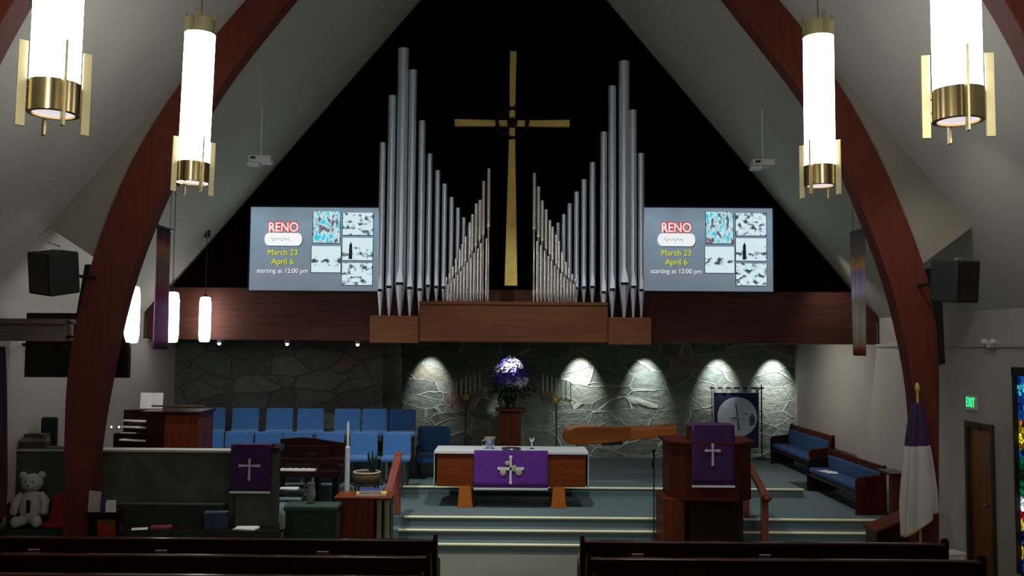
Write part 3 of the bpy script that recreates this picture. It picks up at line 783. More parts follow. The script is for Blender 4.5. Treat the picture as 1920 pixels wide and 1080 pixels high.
MB().lathe([(.012, .12), (.035, .145), (.048, .19), (.05, .21)], n=20).build('cup', m_chrome, t, smooth=True)
t = thing('paten', 'shallow pale plate lying at the centre of the altar top', 'plate', (on_altar(961), 16.0, ATZ))
MB().lathe([(.08, 0), (.1, .006), (.17, .022), (.172, .028), (.1, .012)], n=28).build('dish', m_ivory, t, smooth=True)
MB().lathe([(.168, .02), (.178, .025), (.172, .032)], n=28).build('rim', m_chrome, t, smooth=True)

# ------------------------------------------------------------------ flowers, pedestal, candelabra
YF = 20.8
fx, fz = W(957, 765, YF)
pd = thing('flower_pedestal', 'tall reddish wooden pedestal under the purple flowers', 'pedestal', (fx, YF, .6))
ph_ = fz - .6
MB().box(-.30, .30, -.28, .28, 0, .08).build('plinth', m_red, pd, bevel=.01)
MB().box(-.24, .24, -.22, .22, .08, ph_ - .06).build('shaft', m_red, pd, bevel=.01)
MB().box(-.34, .34, -.3, .3, ph_ - .06, ph_).build('top', m_red, pd, bevel=.01)
fl = thing('flower_arrangement', 'large round purple and white flower arrangement on the pedestal', 'flowers', (fx, YF, fz))
MB().lathe([(.09, 0), (.12, .02), (.1, .08), (.14, .22), (.16, .24)], n=20).build('vase', m_metal, fl, smooth=True)
cen = Vector((0, -.02, W(957, 705, YF)[1] - fz))
lf = MB()
for i in range(210):
    a, b = random.uniform(0, 2 * PI), random.uniform(-1, 1)
    d = Vector((math.cos(a) * math.sqrt(1 - b * b), math.sin(a) * math.sqrt(1 - b * b), b))
    if d.z < -.1: d.x *= 1.35
    p = cen + d * random.uniform(.2, .46) + Vector((0, 0, -.10))
    e = p + (d + Vector((random.uniform(-.4, .4), random.uniform(-.4, .4), random.uniform(-.4, .2)))) * .15
    s = d.cross(Vector((.2, .3, 1))).normalized() * .035
    v = [lf.bm.verts.new(q) for q in (p, (p + e) / 2 + s, e, (p + e) / 2 - s)]; lf.bm.faces.new(v)
lf.build('foliage', m_green, fl)
m_vio = M('violet_petals', (.16, .10, .60, 1), .7, var=.4, scale=9)
m_lil = M('lilac_petals', (.80, .76, .95, 1), .7, var=.2, scale=9)
def bloom(c, r, mat):
    mb = MB(); d = (c - cen).normalized(); qz = d.to_track_quat('Z', 'Y').to_matrix()
    for k in range(6):
        a = k * PI / 3
        R = qz @ Matrix.Rotation(a, 3, 'Z')
        mb.ball(c + R @ Vector((r * .55, 0, 0)), (r * .55, r * .36, r * .13), 8, 5, R @ Matrix.Rotation(-.5, 3, 'Y'))
    mb.ball(c + d * .01, r * .25, 8, 5)
    return mb.build('bloom', mat, fl, smooth=True)
for i in range(74):
    b = 1 - 2 * (i + .5) / 100; a = i * 2.39996
    d = Vector((math.cos(a) * math.sqrt(max(0, 1 - b * b)), math.sin(a) * math.sqrt(max(0, 1 - b * b)), b))
    if d.y > .45: continue
    bloom(cen + d * random.uniform(.30, .40), random.uniform(.085, .12), m_lil if (i * 7) % 5 < 2 else m_vio)

def candelabrum(cands, base_px, label, post_low):
    Yq = 21.42
    pts = [(W(px, yt, Yq), W(px, yb, Yq)[1]) for px, yt, yb in cands]
    bx = W(base_px, 800, Yq)[0]
    t = thing('candelabrum', label, 'candelabrum', (bx, Yq, .6), 0, 'slanted brass candelabra beside the flowers')
    rail = [(p[0][0] - bx, 0, p[1] - .6 - .05) for p in pts]
    MB().tube(rail, .012).build('arm', m_gold, t, smooth=True)
    j = min(range(len(rail)), key=lambda q: abs(rail[q][0]))
    MB().tube([(0, 0, .02), (0, 0, rail[j][2] - .12), (rail[j][0], 0, rail[j][2])], .014).build('post', m_metal, t, smooth=True)
    MB().lathe([(.16, 0), (.16, .015), (.03, .06), (.015, .1)], n=20).build('base', m_metal, t, smooth=True)
    MB().ball((rail[j][0], -.01, rail[j][2] - .06), (.09, .03, .09), 12, 8).build('boss', m_gold, t, smooth=True)
    for (xt, zt), zb in pts:
        c = MB().lathe([(.013, zb - .6), (.012, zt - .6 - .01), (.003, zt - .6)], (xt - bx, 0, 0), 10).build('candle', m_ivory, t, smooth=True)
        MB().lathe([(.008, zb - .6 - .05), (.03, zb - .6 - .01), (.03, zb - .6 + .005)], (xt - bx, 0, 0), 12).build('candle_cup', m_gold, c, smooth=True)
candelabrum([(848, 722, 760), (856, 716, 746), (865, 710, 742), (874, 706, 736), (882, 704, 736), (891, 703, 735), (900, 698, 728)], 873, 'brass candelabrum of seven white candles left of the flowers', True)
candelabrum([(1018, 700, 733), (1026, 703, 735), (1035, 706, 736), (1043, 708, 742), (1052, 711, 745), (1061, 714, 747), (1070, 716, 750)], 1043, 'brass candelabrum of seven white candles right of the flowers', False)

# ------------------------------------------------------------------ orange wooden table behind altar
Yt = 17.6
ot = thing('long_wooden_table', 'long orange wooden table with a rounded left end, between altar and pulpit', 'table', (W(1160, 835, Yt)[0], Yt, .6))
ox = ot.location.x
P = lambda a, b: (W(a, b, Yt)[0] - ox, W(a, b, Yt)[1] - .6)
MB().prism([P(*q) for q in ((1057, 817), (1062, 806), (1078, 801), (1110, 801), (1160, 804), (1215, 802), (1270, 798), (1270, 816), (1225, 822), (1170, 827), (1130, 832), (1080, 835), (1062, 831), (1057, 825))], -.02, .5).build('tabletop', m_orange, ot, bevel=.03)
MB().prism([P(*q) for q in ((1130, 836), (1168, 834), (1168, 824), (1130, 828))], .0, .3).build('drawer', m_black, ot)
for a in (1084, 1262): 
    q = P(a, 820)[0]; MB().tube([(q, .3, 0), (q, .3, P(a, 820)[1])], .02).build('leg', m_frame, ot)

# ------------------------------------------------------------------ pulpit
m_pul = wood('pulpit_wood', (.060, .009, .002, 1), 'Z', .5, .3, .0, .15)
m_pulx = wood('pulpit_side_wood', (.10, .02, .004, 1), 'Z', .5, .3, .0, .15)
pu = thing('pulpit', 'large dark wooden pulpit at the right of the chancel steps', 'pulpit', (0, 13.6, 0))
body = [(2.62, 0.1), (3.42, .1), (3.66, .35), (3.66, 1.0), (2.42, 1.0), (2.42, .35)]
MB().slab([(2.36, .62), (2.66, .04), (3.46, .04), (3.74, .62)][:0] or [(2.72, .22), (3.36, .22), (3.55, .4), (3.55, 1.0), (2.52, 1.0), (2.52, .4)], 0, .95).build('base', m_mahog, pu)
MB().slab(body, .93, 1.77).build('body', m_pul, pu, bevel=.008)
MB().slab([(2.31, .25), (2.62, .2), (2.66, .9), (2.31, 1.0)], 0, .95).build('side_panel', m_pulx, pu, bevel=.006)
MB().slab([(2.58, .05), (3.46, .05), (3.72, .32), (3.72, 1.04), (2.36, 1.04), (2.36, .32)], 1.77, 1.82).build('ledge', m_pul, pu, bevel=.008)
MB().quadbox([(2.72, .1, 1.82), (3.34, .1, 1.82), (3.34, .6, 1.82), (2.72, .6, 1.82), (2.72, .1, 1.97), (3.34, .1, 1.97), (3.34, .6, 2.02), (2.72, .6, 2.02)]).build('book_rest', m_pul, pu, bevel=.006)
for z in (.96, 1.72): MB().box(2.64, 3.4, .085, .1, z, z + .03).build('moulding', m_pulx, pu)
def latin_cross(mb, cx, y, cz_, w, h, t_, dy=.006):
    cy = cz_ + h * .18
    mb.prism([(cx - t_ * .8, cz_ - h / 2), (cx + t_ * .8, cz_ - h / 2), (cx + t_ * .45, cy - t_ * .5), (cx + w / 2, cy - t_ * .8), (cx + w / 2, cy + t_ * .8), (cx + t_ * .45, cy + t_ * .5),
              (cx + t_ * .8, cz_ + h / 2), (cx - t_ * .8, cz_ + h / 2), (cx - t_ * .45, cy + t_ * .5), (cx - w / 2, cy + t_ * .8), (cx - w / 2, cy - t_ * .8), (cx - t_ * .45, cy - t_ * .5)], y - dy, y)
    return mb
def hung_cloth(name, label, px0, px1, py0, py1, Y, mat, cross, back=.3):
    x0, z0 = W(px0, py1, Y); x1, z1 = W(px1, py0, Y)
    t = thing(name, label, 'cloth', ((x0 + x1) / 2, Y, z0))
    w = (x1 - x0) / 2; h = z1 - z0; n = 14
    rr = [[(-w + 2 * w * i / n, back, h + .012) for i in range(n + 1)]]
    for j in range(9): rr.append([(-w + 2 * w * i / n, -.004 * math.sin(i * .9) * j / 8 - .006, h + .012 - (h + .012) * j / 8) for i in range(n + 1)])
    o = MB().rings(rr, cap=False, closed=False).build('cloth', mat, t, smooth=True)
    q = o.modifiers.new('solid', 'SOLIDIFY'); q.thickness = .006; q.offset = 0
    MB().box(-w, w, -.016, -.008, -.012, .018).build('fringe', m_linen, t)
    a, b, c, d = cross
    k = Y / F
    latin_cross(MB(), (a - (px0 + px1) / 2) * k, -.014, W(px0, b, Y)[1] - z0, c * k, d * k, 3.2 * k).build('cross_emblem', M('silver_thread', (.55, .5, .52, 1), .5, .3), t)
    return t
hung_cloth('pulpit_cloth', 'deep purple cloth with a pale cross hanging on the pulpit', 1297, 1377, 799, 912, 13.66, m_purple_d, (1336, 852, 29, 41), .44)

# ------------------------------------------------------------------ handrails
m_railw = wood('handrail_wood', (.22, .06, .04, 1), 'Z', .35, .3, .3)
def handrail(x, label):
    t = thing('handrail', label, 'handrail', (x, 13.95, 0))
    MB().box(-.05, .05, -.05, .05, 0, .98).build('post', m_railw, t, bevel=.008)
    MB().box(-.05, .05, 1.05, 1.15, .45, 1.45).build('post', m_railw, t, bevel=.008)
    MB().quadbox([(-.06, -.1, .94), (.06, -.1, .94), (.06, 1.2, 1.41), (-.06, 1.2, 1.41), (-.06, -.1, 1.0), (.06, -.1, 1.0), (.06, 1.2, 1.48), (-.06, 1.2, 1.48)]).build('rail', m_railw, t, bevel=.015)
    MB().ball((0, -.13, .97), (.075, .075, .055), 14, 8).build('rail_end', m_redx, t, smooth=True)
handrail(-1.85, 'reddish wooden handrail on two posts at the left end of the steps')
handrail(3.86, 'reddish wooden handrail post and rail just right of the pulpit')

# mic stand
mx_, _ = W(1226, 900, 14.1)
t = thing('microphone_stand', 'black microphone stand in front of the steps, left of the pulpit', 'stand', (mx_, 14.1, 0))
MB().lathe([(.09, 0), (.09, .02), (.02, .035)], n=24).build('base', m_black, t, smooth=True)
MB().tube([(0, 0, .03), (0, 0, 1.48)], .011).build('pole', m_black, t, smooth=True)
mc = MB().tube([(-.01, 0, 1.38), (-.03, -.02, 1.45), (0, -.02, 1.52), (-.01, -.05, 1.62)], .018).build('microphone', m_black, t, smooth=True)
MB().ball((-.012, -.055, 1.65), (.026, .026, .035), 12, 8).build('grille', m_gloss, mc, smooth=True)

# ------------------------------------------------------------------ blue banner on stand
Yb = 21.58
x0, z0 = W(1338, 870, Yb); x1, z1 = W(1423, 736, Yb)
bt = thing('standing_banner', 'navy banner with a white globe and cross on a stand behind the pulpit', 'banner', ((x0 + x1) / 2, Yb, .6))
w = (x1 - x0) / 2; hb = z1 - .6; m_navy = M('navy_cloth', (.012, .016, .07, 1), .8)
MB().box(-w, w, -.01, .01, .25, hb).build('cloth', m_navy, bt)
tb = MB()
for i in range(6): tb.box(-w + .02 + i * (2 * w - .1) / 5, -w + .1 + i * (2 * w - .1) / 5, -.025, .025, hb - .01, hb + .13)
tb.build('hanging_tabs', m_linen, bt)
MB().tube([(-w - .08, 0, hb + .1), (w + .12, 0, hb + .1)], .02).build('crossbar', m_metal, bt)
MB().tube([(w + .06, 0, 0), (w + .06, 0, hb + .18)], .016).build('pole', m_metal, bt)
MB().tube([(-w - .03, 0, 0), (-w - .03, 0, hb + .15)], .01).build('pole', m_metal, bt)
MB().lathe([(.2, 0), (.2, .02), (.03, .05)], (w + .06, 0, 0), 20).build('base', m_metal, bt)
MB().box(-w, -w + .015, -.014, .012, .25, hb).box(w - .015, w, -.014, .012, .25, hb).box(-w, w, -.014, .012, hb - .015, hb).build('border', m_linen, bt)
cc = (W(1382, 782, Yb)[0] - bt.location.x, W(1382, 782, Yb)[1] - .6)
R0 = 37 * Yb / F
MB().prism([(cc[0] + R0 * math.cos(a * PI / 24), cc[1] + R0 * math.sin(a * PI / 24)) for a in range(48)], -.018, -.010).build('globe_emblem', M('globe_cloth', (.62, .66, .74, 1), .8, var=.1, scale=5), bt)
e = MB().prism([(cc[0] - .05, cc[1] + .33), (cc[0] - .02, cc[1] + .34), (cc[0] + .02, cc[1] + .02), (cc[0] + .06, cc[1] - .32), (cc[0] + .01, cc[1] - .32), (cc[0] - .01, cc[1])], -.024, -.019)
e.prism([(cc[0] - .18, cc[1] - .02), (cc[0] + .04, cc[1] - .05), (cc[0] + .2, cc[1] + .06), (cc[0] + .3, cc[1] + .08), (cc[0] + .15, cc[1] + .09), (cc[0] - .02, cc[1] + .0)], -.026, -.02)
e.build('cross_emblem', M('grey_thread', (.10, .13, .13, 1), .8), bt)
MB().prism([(cc[0] + .02, cc[1] + .03), (cc[0] + .0, cc[1] - .03), (cc[0] + .12, cc[1] - .01), (cc[0] + .2, cc[1] + .07), (cc[0] + .13, cc[1] + .08)], -.03, -.026).build('knot_emblem', m_linen, bt)
MB().prism([(cc[0] + .35, cc[1] + .1), (cc[0] + .43, cc[1] - .05), (cc[0] + .4, cc[1] - .18), (cc[0] + .3, cc[1] - .2), (cc[0] + .28, cc[1] - .05)], -.022, -.018).build('land_emblem', M('slate_thread', (.07, .12, .15, 1), .8), bt)

# ------------------------------------------------------------------ chancel benches on the right
m_navycush = M('navy_upholstery', (.014, .055, .16, 1), .85, var=.15, scale=30)
def bench(y0, y1, zb, xb, label, h=.82):
    t = thing('chancel_bench', label, 'bench', (xb, y0, zb), 0, 'dark wooden benches with blue cushions along the right wall')
    L = y1 - y0
    pr = [(-.52, 0), (-.52, .55), (-.48, .62), (-.12, .66), (-.06, h), (0, h), (0, 0)]
    for a, n in ((0, 0), (L - .05, 1)): MB().prism(pr, a, a + .05).build('end_panel', m_mahog if n else m_pul, t, bevel=.008)
    MB().box(-.05, 0, .05, L - .05, .1, h - .02).build('backrest', m_pul, t)
    MB().box(-.5, -.04, .05, L - .05, .3, .36).build('seat', m_mahog, t)
    MB().box(-.5, -.12, .06, L - .06, .36, .46).build('seat_cushion', m_navycush, t, bevel=.03)
    MB().box(-.12, -.05, .06, L - .06, .44, h - .12).build('back_cushion', m_navycush, t, bevel=.02)
bench(15.35, 17.9, .45, 6.30, 'nearer dark wooden bench with blue cushions along the right wall')
bench(18.1, 20.8, .60, 6.42, 'farther dark wooden bench with blue cushions near the stone wall', .9)
t = thing('song_sheets', 'white sheets lying on the near blue bench cushion', 'papers', (5.93, 17.2, .912))
MB().rbox((0, 0, .004), (.2, .28, .006), Matrix.Rotation(.3, 3, 'Z')).build('lower_sheet', m_paper, t)
MB().rbox((.03, -.2, .012), (.2, .28, .006), Matrix.Rotation(-.2, 3, 'Z')).build('upper_sheet', m_paper, t)
t = thing('wooden_end_screen', 'narrow dark wooden screen panel between the bench and the white flag', 'panel', (6.08, 14.35, 0))
MB().box(-.11, .13, 0, .06, 0, 1.24).build('front_panel', m_red, t, bevel=.006)
MB().box(.07, .13, .06, .55, 0, 1.24).build('side_panel', m_red, t)
MB().box(-.13, .15, -.02, .57, 1.24, 1.28).build('cap', m_mahog, t, bevel=.006)

# ------------------------------------------------------------------ flags
def draped_flag(name, label, x, Y, ztop, zbot, wtop, wbot, mats, polez, zbase, shift=0.0):
    t = thing(name, label, 'flag', (x, Y, zbase))
    n = 40; m = 22
    def ring(f):
        z = ztop + (zbot - ztop) * f - zbase
        ww = wtop + (wbot - wtop) * min(1, f * 1.25) ** .8
        pts = []
        for i in range(n):
            a = 2 * PI * i / n
            rr = 1 + .22 * math.sin(a * 5 + f * 1.5) + .08 * math.sin(a * 9 + f * 4)
            pts.append((shift * f + ww / 2 * rr * math.cos(a), ww * .26 * rr * math.sin(a), z + (.16 * math.cos(a) * f ** 3)))
        return pts
    splits = mats
    f0 = 0
    for nm, f1, mt in splits:
        k = max(3, int(m * (f1 - f0)))
        MB().rings([ring(f0 + (f1 - f0) * j / k) for j in range(k + 1)], cap=True).build(nm, mt, t, smooth=True)
        f0 = f1
    px_ = -shift * .3
    MB().tube([(px_ + .02, .03, 0), (px_ + .02, .03, polez - zbase)], .016).build('pole', m_gold, t, smooth=True)
    MB().ball((px_ + .02, .03, polez - zbase + .05), (.03, .03, .07), 10, 8).build('finial', m_gold, t, smooth=True)
    MB().lathe([(.10, 0), (.10, .03), (.05, .08), (.03, .1)], (px_ + .02, .03, 0), 20).build('base', m_metal, t, smooth=True)
YG = 11.49
fx_ = W(1722, 880, YG)[0]
m_fw = M('flag_white', (.50, .48, .46, 1), .85, var=.06)
draped_flag('church_flag', 'white church flag with a dark purple canton furled on its pole by the right arch', fx_, YG, W(1730, 756, YG)[1], W(1720, 985, YG)[1], .12, .40,
            [('canton', .35, M('flag_purple', (.035, .012, .06, 1), .85)), ('cloth', .985, m_fw), ('fringe', 1.0, m_gold)], W(1730, 735, YG)[1], 0)
m_us = bands('flag_stripes', [(0, S(80, 60, 60)), (.1, S(60, 12, 20)), (.2, S(85, 70, 72)), (.3, S(60, 12, 22)), (.4, S(82, 68, 70)), (.5, S(55, 12, 25))], -.1, 1.3, noise=.9, nscale=4)
ux = W(-2, 800, 11.6)[0]
draped_flag('national_flag', 'furled red and white striped flag with a purple canton at the left edge', ux + .03, 11.5, W(0, 650, 11.5)[1], W(0, 992, 11.5)[1], .10, .28,
            [('canton', .45, M('flag_canton', (.02, .008, .035, 1), .85)), ('cloth', 1.0, m_us)], 3.05, 0)

# cabinet, bin, wall fittings on the right
cb = thing('sloped_cabinet', 'low dark wooden cabinet with a sloping top below the white flag', 'cabinet', (5.22, 12.0, 0), 0)
MB().prism([(-.2, 0), (.42, 0), (.42, .92), (.3, .93), (-.2, .72)], .35, .75).build('body', m_mahog, cb, bevel=.01)
MB().prism([(-.22, .74), (.3, .955), (.44, .955), (.44, .92), (.3, .92), (-.22, .71)], .33, .77).build('top', m_red, cb)
cb.location.y = 12.25
t = thing('waste_bin', 'small white box standing on the floor against the right wall', 'box', (W(1784, 1040, 12.3)[0], 12.3, 0), .3)
MB().box(-.13, .13, -.1, .1, 0, .5).build('body', m_white_pl, t, bevel=.02)
MB().box(-.14, .14, -.11, .11, .5, .54).build('lid', m_white_pl, t, bevel=.01)
ex = thing('exit_sign', 'green glowing exit sign on the right wall above the door', 'sign', (HW, 13.42, 2.34))
MB().box(-.04, 0, -.14, .14, 0, .21).build('housing', m_white_pl, ex, bevel=.006)
text_part('lettering', 'EXIT', emis('exit_green', S(40, 255, 150), 1.1), ex, .20, (-.044, 0, .105), rot=(PI / 2, 0, -PI / 2), offset=.0, sx=.62, depth=.003)
t = thing('emergency_light', 'white twin-head emergency light on the ledge above the door', 'light', (HW - .05, 12.75, 3.28))
MB().box(-.04, .05, -.1, .1, -.02, .07).build('housing', m_white_pl, t, bevel=.01)
for s in (-1, 1): MB().ball((-.05, s * .12, .06), (.05, .045, .045), 12, 8).build('lamp_head', m_white_pl, t, smooth=True)

# ------------------------------------------------------------------ choir risers and chairs
st(MB().box(-6.8, -2.02, 16.0, 17.06, .45, .75), 'floor_riser_low', m_carpet)
st(MB().box(-6.8, -2.02, 17.06, 18.4, .6, 1.10), 'floor_riser_high', m_carpet)
st(MB().box(-6.8, -4.25, 14.92, 16.0, .45, .75), 'floor_organ', m_carpet)
st(MB().box(-6.8, -3.2, 12.85, 14.92, 0, .75), 'floor_choir_left', m_carpet)
def make_chair():
    t = thing('choir_chair', 'x', 'chair')
    MB().box(-.255, .255, -.25, .22, .40, .48).build('seat', m_blue, t, bevel=.03)
    MB().quadbox([(-.255, .19, .44), (.255, .19, .44), (.255, .25, .44), (-.255, .25, .44), (-.25, .27, .88), (.25, .27, .88), (.25, .33, .88), (-.25, .33, .88)]).build('backrest', m_blue, t, bevel=.035)
    for sx in (-1, 1):
        MB().tube([(sx * .22, -.22, 0), (sx * .22, -.22, .41)], .013).build('leg', m_metal, t)
        MB().tube([(sx * .22, .24, 0), (sx * .22, .22, .45), (sx * .22, .27, .75)], .013).build('leg', m_metal, t)
    return t
c0 = make_chair(); used = False
nth = ['leftmost', 'second from the left', 'third from the left', 'middle', 'third from the right', 'second from the right', 'rightmost']
def put(px, Y, zf, label):
    global used
    x = (px - 960) * Y / F
    c = copy_tree(c0) if used else c0
    used = True
    c.location = (x, Y, zf); c.rotation_euler = (0, 0, math.atan2(-x, Y) * .6)
    c['label'] = label; c['group'] = 'blue choir chairs on the risers'
for i, px in enumerate((400, 463, 527, 585, 654, 706, 757)):
    put(px, 17.45, 1.10, 'blue upholstered choir chair, %s in the back row' % nth[i])
for i, px in enumerate((396, 452, 508, 562, 622, 685, 747)):
    put(px, 16.45, .75, 'blue upholstered choir chair, %s in the front row' % nth[i])
ac = thing('upholstered_armchair', 'blue upholstered chair alone beside the altar, right of the choir rows', 'chair', ((815 - 960) * 18.3 / F, 18.3, .6))
MB().box(-.31, .31, -.3, .28, .3, .46).build('seat', m_blue, ac, bevel=.04)
MB().box(-.33, .33, .2, .32, .4, .98).build('backrest', m_blue, ac, bevel=.07)
for sx in (-.29, .29):
    MB().box(sx - .03, sx + .03, -.28, .2, .56, .61).build('armrest', m_frame, ac, bevel=.01)
    for y in (-.26, .24): MB().box(sx - .025, sx + .025, y - .025, y + .025, 0, .57).build('leg', m_frame, ac)

# ------------------------------------------------------------------ choir parapet
Yp = 12.6
pz = W(350, 848, Yp)[1]
st(MB().box(-6.8, -5.78, Yp, Yp + .2, 0, pz + .05).box(-5.78, -3.27, Yp, Yp + .2, 0, pz), 'wall_parapet', m_parapet)
st(MB().box(-6.8, -3.24, Yp - .03, Yp + .24, pz, pz + .03), 'trim_parapet', M('parapet_cap', (.36, .34, .28, 1), .7))
st(MB().box(-6.8, -3.86, 12.40, 12.58, 0, W(300, 946, 12.4)[1]), 'wall_parapet_base', M('dark_base', (.012, .014, .012, 1), .8))
# lectern with purple cloth in front of the parapet
lx = W(476, 880, 12.3)[0]
le = thing('lectern', 'grey-brown lectern standing before the low stone wall under the purple cloth', 'lectern', (lx, 12.47, 0))
lz = W(476, 840, 12.1)[1]
MB().box(-.26, .29, -.1, .1, .06, lz - .06).build('body', m_parapet, le, bevel=.01)
MB().box(-.3, .31, -.11, .11, 0, .06).build('base', m_mahog, le, bevel=.01)
MB().quadbox([(-.3, -.14, lz - .07), (.33, -.14, lz - .07), (.33, .12, lz - .07), (-.3, .12, lz - .07), (-.3, -.14, lz - .02), (.33, -.14, lz - .02), (.33, .12, lz + .01), (-.3, .12, lz + .01)]).build('book_rest', m_mahog, le, bevel=.006)
hung_cloth('lectern_cloth', 'deep purple cloth with a pale cross hanging on the left lectern', 431, 509, 836, 923, 12.31, m_purple_d, (468, 880, 40, 40), .2)

# table with leaflets, bear, small chair in front of the parapet
tt = thing('low_long_table', 'long low table under a dark green cloth against the stone wall', 'table', (-5.2, 12.2, 0))
MB().box(-1.55, 2.2, -.2, .15, .76, .80).build('tabletop', m_mahog, tt, bevel=.006)
MB().box(-1.56, 2.21, -.215, -.202, .12, .805).build('table_skirt', m_deepgreen, tt)
for a in (-1.5, 2.1):
    for b in (-.18, .1): MB().box(a - .03, a + .03, b - .03, b + .03, 0, .77).build('leg', m_mahog, tt)
TZ = .805
m_plush = M('white_plush', (.38, .37, .33, 1), .95, var=.15, scale=60, bump=.4)
bx_ = W(58, 930, 12.15)[0]
be = thing('teddy_bear', 'white plush teddy bear sitting at the far left behind the front pew', 'toy', (bx_, 12.17, TZ), .15)
MB().ball((0, 0, .26), (.15, .12, .23), 20, 12).ball((0, 0, .57), (.135, .12, .125), 20, 12).build('body', m_plush, be, smooth=True)
for s in (-1, 1):
    MB().ball((s * .115, 0, .67), (.05, .025, .05), 12, 8).build('ear', m_plush, be, smooth=True)
    MB().tube([(s * .1, 0, .42), (s * .18, -.03, .33), (s * .19, -.08, .22)], [.055, .06, .05], 10).ball((s * .19, -.08, .21), .055, 10, 8).build('arm', m_plush, be, smooth=True)
    MB().tube([(s * .07, -.02, .1), (s * .11, -.12, .08), (s * .13, -.17, .08)], [.07, .07, .065], 10).ball((s * .13, -.18, .09), (.06, .04, .075), 12, 8).build('leg', m_plush, be, smooth=True)
    MB().ball((s * .045, -.113, .60), .012, 8, 6).build('eye', m_gloss, be)
MB().ball((0, -.115, .54), (.06, .045, .045), 12, 8).build('muzzle', m_plush, be, smooth=True)
MB().ball((0, -.158, .555), (.018, .01, .013), 8, 6).build('nose', m_gloss, be)
MB().box(-.02, .03, -.13, -.11, .2, .36).build('ribbon', m_metal, be)
rx_ = W(90, 960, 12.02)[0]
rc = thing('red_child_seat', 'small bright red seat beside the white teddy bear', 'seat', (rx_ + .08, 12.10, TZ), -.1)
MB().quadbox([(-.16, .02, .03), (.14, .02, .03), (.14, .06, .03), (-.16, .06, .03), (-.07, .05, .42), (.15, .05, .42), (.15, .09, .42), (-.07, .09, .42)]).build('backrest', m_redcl, rc, bevel=.015)
MB().box(-.18, .14, -.06, .05, .0, .06).build('seat', m_redcl, rc, bevel=.015)
# brochure rack
rk = thing('brochure_rack', 'dark brochure rack with cream and white leaflets at the left arch foot', 'rack', (W(192, 950, 11.5)[0], 11.55, 0))
MB().box(-.2, .2, .0, .08, 0, 1.15).build('back_panel', m_mahog, rk, bevel=.005)
sh_ = MB()
for z in (.78, 1.08): sh_.box(-.2, .2, -.1, 0, z, z + .015).box(-.2, .2, -.105, -.095, z, z + .05)
sh_.build('shelf', m_mahog, rk)
MB().rbox((-.1, -.05, 1.24), (.15, .006, .29), Matrix.Rotation(.15, 3, 'X') @ Matrix.Rotation(.1, 3, 'Y')).build('cream_leaflet', M('cream_card', (.42, .36, .28, 1), .8), rk)
MB().rbox((.02, -.06, 1.2), (.07, .006, .2), Matrix.Rotation(.15, 3, 'X')).build('blue_leaflet', M('blue_card', (.02, .03, .12, 1), .8), rk)
MB().rbox((.11, -.06, 1.19), (.13, .006, .17), Matrix.Rotation(.12, 3, 'X')).build('white_leaflet', m_paper, rk)
MB().rbox((.06, -.05, .91), (.22, .006, .25), Matrix.Rotation(.15, 3, 'X')).build('red_leaflet', bands('red_card', [(0, S(120, 10, 10)), (.5, S(150, 30, 12)), (.8, S(90, 60, 20))], .78, 1.05, noise=.5, nscale=9), rk)
def small_box(name, label, cat, px, pyb, Y, w, d, h, mat, zb, rz=0, extra=None):
    x = W(px, pyb, Y)[0]
    t = thing(name, label, cat, (x, Y, zb), rz)
    MB().box(-w / 2, w / 2, -d / 2, d / 2, 0, h).build('body', mat, t, bevel=.006)
    if extra: extra(t)
    return t
small_box('storage_box', 'small slate-blue box on the low table below the purple lectern cloth', 'box', 405, 985, 12.1, .28, .14, .22, M('slate_blue', (.03, .035, .075, 1), .6), TZ, .1,
          lambda t: MB().box(-.145, .145, -.075, .075, .2, .225).build('lid', M('slate_lid', (.05, .055, .1, 1), .6), t, bevel=.004))
small_box('closed_book', 'dark pink closed book lying on the low table', 'book', 302, 988, 12.08, .26, .18, .035, M('pink_cover', (.16, .02, .045, 1), .6), TZ, .2,
          lambda t: MB().box(-.125, .125, -.085, -.083, .006, .03).build('pages', m_paper, t))
small_box('papers', 'stack of white papers at the right end of the low table', 'papers', 462, 990, 12.08, .3, .2, .02, m_paper, TZ, -.1,
          lambda t: MB().rbox((0, 0, .023), (.28, .2, .004), Matrix.Rotation(.15, 3, 'Z')).build('top_sheet', m_paper, t))
small_box('bulletin', 'thin white bulletin lying next to the pink book', 'papers', 262, 988, 12.04, .2, .14, .008, m_paper, TZ, .3,
          lambda t: MB().box(-.1, .1, -.002, .002, .008, .011).build('fold', m_paper, t))
t = thing('water_bottle', 'clear grey bottle standing right of the lectern', 'bottle', (W(529, 980, 12.12)[0], 12.13, TZ))
t.location.z = TZ
MB().lathe([(.035, 0), (.038, .01), (.038, .18), (.03, .22), (.014, .25), (.014, .27)], n=18).build('body', M('bottle_plastic', (.25, .26, .26, 1), .2), t, smooth=True)
MB().lathe([(.017, .268), (.017, .3), (.014, .302)], n=14).build('cap', m_linen, t)
# padded low bench and wood cabinet before the piano
gb = thing('padded_bench', 'dark green padded box bench between the lectern and the wood cabinet', 'bench', (W(583, 960, 12.7)[0] + .02, 12.7, 0))
MB().box(-.36, .36, -.15, .15, 0, .95).build('body', m_deepgreen, gb, bevel=.01)
MB().box(-.38, .38, -.17, .17, .95, 1.04).build('cushion', M('green_vinyl', (.02, .045, .035, 1), .6), gb, bevel=.03)
cx0 = W(628, 960, 12.9)[0]; cx1 = W(700, 960, 12.9)[0]; cx2 = W(732, 960, 12.9)[0]; ct = W(660, 932, 12.9)[1]
wc = thing('wooden_cabinet', 'reddish wooden cabinet with pale turned columns, below the tall candle', 'cabinet', (cx0, 12.9, 0))
MB().box(0, cx1 - cx0, 0, .5, 0, ct - .03).build('body', m_red, wc, bevel=.008)
MB().box(-.02, cx2 - cx0 + .01, -.02, .52, ct - .03, ct).build('top', m_redx, wc, bevel=.008)
